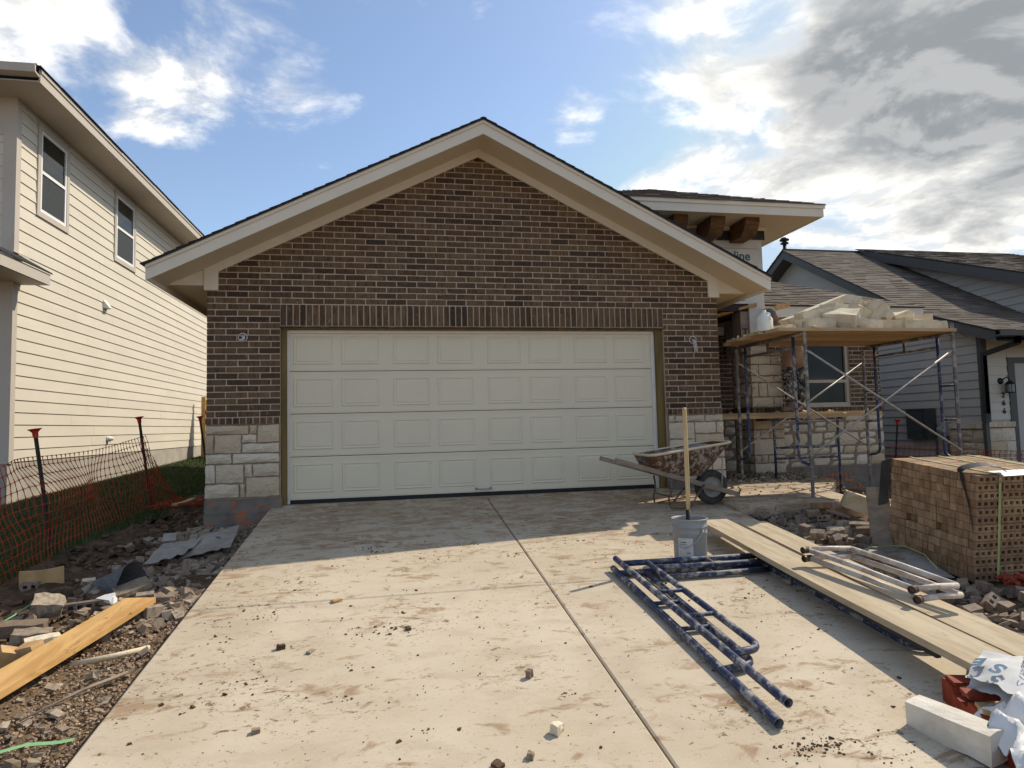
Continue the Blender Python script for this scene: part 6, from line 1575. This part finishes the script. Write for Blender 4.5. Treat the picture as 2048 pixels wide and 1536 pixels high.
b.obj('gravel', 'grit', kind='stuff')
b = B()
for i in range(900):
    y = random.uniform(-3.5, 2.8); x = random.uniform(-3.3, -1.9); s = random.uniform(.02, .085)
    b.rock((x, y, gz(x, y) + s * .15), (s * 1.5, s * 1.2, s * .6), None, .5)
b.obj('dirt_clods', 'clod', kind='stuff')
# crumbs of mud on the driveway
b = B()
cl = [(random.uniform(-1.35, 3.8), random.uniform(-5.6, -1.6), random.uniform(.03, .12), random.randint(2, 8)) for _ in range(44)] + [(1.88, -5.52, .07, 60), (1.98, -5.48, .08, 24), (-.05, -3.82, .13, 22), (-.25, -3.8, .1, 14), (-.9, -3.35, .22, 20), (-1.05, -3.5, .2, 14), (2.25, -5.62, .12, 14), (-1.0, -4.55, .12, 12), (-.85, -4.4, .15, 12)]
for (x, y, r_, n_) in cl:
    for _ in range(n_):
        px_, py_ = x + random.gauss(0, r_), y + random.gauss(0, r_ * .45)
        if not (-1.42 < px_ < 3.97) or py_ > -.1: continue
        s = abs(random.gauss(.003, .0035)) + .0025
        b.rock((px_, py_, dz(py_) + s * .25), (s * 2.0, s * 1.4, s * .9), None, .5)
for _ in range(24):
    px_, py_ = random.uniform(-1.3, 3.2), random.uniform(-5.4, -2.6); s = random.uniform(.008, .016)
    b.rock((px_, py_, dz(py_) + s * .25), (s * 2.2, s * 1.4, s * .9), None, .5)
for _ in range(1100):
    px_, py_ = random.uniform(-1.42, 3.97), random.uniform(-6.2, -.2); s = abs(random.gauss(.0022, .0022)) + .0015
    b.rock((px_, py_, dz(py_) + s * .3), (s * 1.6, s * 1.3, s * .9), None, .5)
b.obj('mud_crumbs', 'clod', kind='stuff')
for (x, y, s, mt, lab) in [(.755, -4.62, (.035, .03, .05), 'brick_grey', 'small tan brick chip standing near the driveway centre joint'), (.775, -5.16, (.062, .05, .048), 'stone_loose', 'cream mortar lump casting a shadow low on the driveway'), (-.66, -4.88, (.04, .032, .022), 'rubble', 'grey pebble alone on the lower left driveway'),
                           (-.69, -3.97, (.05, .035, .03), 'clod', 'dark clod left of the middle of the driveway'), (.605, -5.33, (.032, .03, .03), 'rubble', 'grey chip near the bottom edge of the driveway'), (.45, -5.36, (.05, .04, .02), 'clod', 'reddish clod at the bottom edge of the driveway'),
                           (-.41, -3.24, (.075, .05, .02), 'cut_wood', 'curled wood shaving near the cross joint'), (.1, -3.84, (.04, .03, .02), 'clod', 'clod at the end of the mud smear mid driveway'), (-.5, -4.05, (.07, .03, .012), 'weathered', 'pale splinter of wood left of the mud smear')]:
    block('driveway_chip', (x, y, dz(y) + s[2] * .45), s, (random.uniform(-.2, .2), random.uniform(-.2, .2), random.uniform(0, 3)), mt, lab, 'chip', 'bits lying on the driveway', .12)
# mud and scraps on the walk and porch
b = B()
for _ in range(330):
    x, y = random.uniform(4.5, 6.3), random.uniform(.15, 1.0); s = random.uniform(.01, .06); b.rock((x, y, walk_z(min(y, .6)) + s * .2), (s * 1.5, s, s * .6), None, .4)
for _ in range(120):
    x, y = random.uniform(4.1, 6.2), random.uniform(-1.1, .2); s = random.uniform(.004, .03); b.rock((x, y, walk_z(y) + s * .2), (s * 1.5, s, s * .6), None, .4)
b.obj('porch_rubble', 'rubble', kind='stuff')

# ================================================================== SAFETY FENCES
def net(poly_top, poly_bot, nu, nv, parent, sag=.05, wav=.05, mat='orange', w=.006, fold=None):
    """diamond-noded plastic mesh: bands along and across, swollen at the nodes"""
    b = B(); G = {}
    def at(P, s):
        L = [0]
        for i in range(len(P) - 1): L.append(L[-1] + (Vector(P[i + 1]) - Vector(P[i])).length)
        d = s * L[-1]
        for i in range(len(P) - 1):
            if d <= L[i + 1] + 1e-9: return Vector(P[i]).lerp(Vector(P[i + 1]), (d - L[i]) / max(1e-6, L[i + 1] - L[i]))
        return Vector(P[-1])
    for i in range(nu + 1):
        s = i / nu; a, c = at(poly_top, s), at(poly_bot, s)
        for j in range(nv + 1):
            t = j / nv; p = a.lerp(c, t)
            k1 = float(vnoise(s * 9, t * 2.2, 1)) - .5; k2 = float(vnoise(s * 5 + 20, t * 4 + 7, 1)) - .5
            n_ = Vector((1, .1, 0))
            p = p + n_ * (k1 * wav * 2.2 * math.sin(math.pi * min(1, t + .15))) + Vector((0, 1, 0)) * k2 * wav * 1.4 - Z_ * sag * (1 - t) * abs(math.sin(s * math.pi * (len(poly_top) - 1)))
            if fold: p = fold(p, s, t)
            G[i, j] = p
    def strand(p, q, w0, w1):
        d = (q - p)
        if d.length < 1e-5: return
        d.normalize(); u = d.cross(Vector((1, .15, .05))).normalized(); n_ = d.cross(u)
        m_ = p.lerp(q, .5)
        V = [p + u * w0, p - u * w0, q + u * w0, q - u * w0, m_ + u * w1, m_ - u * w1]
        b.add(V, [(0, 4, 5, 1), (4, 2, 3, 5)], .5)
        V = [p + n_ * w0, p - n_ * w0, q + n_ * w0, q - n_ * w0, m_ + n_ * w1, m_ - n_ * w1]
        b.add(V, [(0, 4, 5, 1), (4, 2, 3, 5)], .5)
    for i in range(nu + 1):
        for j in range(nv + 1):
            if i < nu: strand(G[i, j], G[i + 1, j], w, w * .42)
            if j < nv: strand(G[i, j], G[i, j + 1], w, w * .42)
    return b.obj('mesh_netting', mat, parent)
def tpost(base, top, parent, r=.017):
    base, top = Vector(base), Vector(top); d = (top - base).normalized()
    b = B(); b.bar(base - d * .1, top - d * .07, .034, .012); b.bar(base - d * .1, top - d * .07, .012, .036); b.obj('post', 'tpost', parent)
    M = Matrix.Translation(top - d * .09) @ d.to_track_quat('Z', 'Y').to_matrix().to_4x4()
    b = B(); b.lathe([(.02, 0), (.026, .02), (.028, .06), (.05, .085), (.062, .09), (.066, .096), (.0, .10)], 14, M); b.obj('post_cap', 'orange_fade', parent)
SFN = thing('safety_fence', 'orange plastic mesh fence on capped steel posts along the lawn', 'fence', (-3.45, -.8, -.3))
P0b, P0t = (-3.25, -4.3, gz(-3.25, -4.3)), (-3.35, -4.3, .68)
P1b, P1t = (-3.44, -.8, gz(-3.44, -.8)), (-3.63, -.8, .945)
P2b, P2t = (-3.44, 2.0, gz(-3.44, 2.0)), (-3.63, 2.0, 1.12)
for a, c in ((P0b, P0t), (P1b, P1t), (P2b, P2t)): tpost(a, c, SFN)
V_ = lambda a, c, t: tuple(Vector(a).lerp(Vector(c), t))
net([V_(P0b, P0t, .75), V_(P1b, P1t, .80), V_(P2b, P2t, .80)], [(-3.25, -4.3, gz(-3.25, -4.3) + .02), (-3.40, -.8, gz(-3.4, -.8) + .02), (-3.40, 2.0, gz(-3.4, 2.0) + .02)], 72, 11, SFN, .07, .15, w=.0058)
net([V_(P2b, P2t, .80), (-3.42, 2.25, .35), (-3.30, 2.5, -.12)], [(-3.40, 2.0, gz(-3.4, 2.0) + .02), (-3.25, 2.15, gz(-3.25, 2.1) + .03), (-3.05, 2.3, gz(-3.05, 2.3) + .03)], 15, 11, SFN, 0, .05, w=.0042)
b = B()
for i in range(420):
    c = Vector((random.uniform(-3.35, -2.35), random.gauss(2.05, .16), 0)); c.y += (c.x + 3) * .35
    c.z = gz(c.x, c.y) + random.random() ** 2 * .13 * max(.2, 1 - abs(c.x + 2.8) * .6); d = Vector((random.uniform(-1, 1), random.uniform(-1, 1), random.uniform(-.5, .5))).normalized() * random.uniform(.04, .11)
    b.tube([c - d, c + Z_ * .012, c + d], .0045, 4, cap=False)
b.obj('fallen_netting', 'orange', SFN, kind='stuff')
FP3 = thing('fence_post', 'thin red capped post standing by the brick house corner', 'post', (-3.25, 4.6, gz(-3.25, 4.6)))
tpost((-3.27, 4.4, gz(-3.2, 4.4)), (-3.45, 4.4, 1.17), FP3)
SF2 = thing('safety_fence', 'orange mesh fence with one red capped post before the grey house', 'fence', (9.9, 3.0, -.3))
tpost((9.9, 3.0, gz(9.9, 3.0)), (10.06, 3.0, .78), SF2)
net([(9.05, 4.2, .22), (9.95, 3.0, .30), (11.4, 1.4, .22), (13.2, -.4, .18)], [(9.05, 4.2, -.38), (9.92, 3.0, gz(9.9, 3) + .02), (11.3, 1.4, gz(11.3, 1.4) + .02), (13.1, -.4, gz(13.1, -.4))], 74, 7, SF2, .06, .05, w=.008)
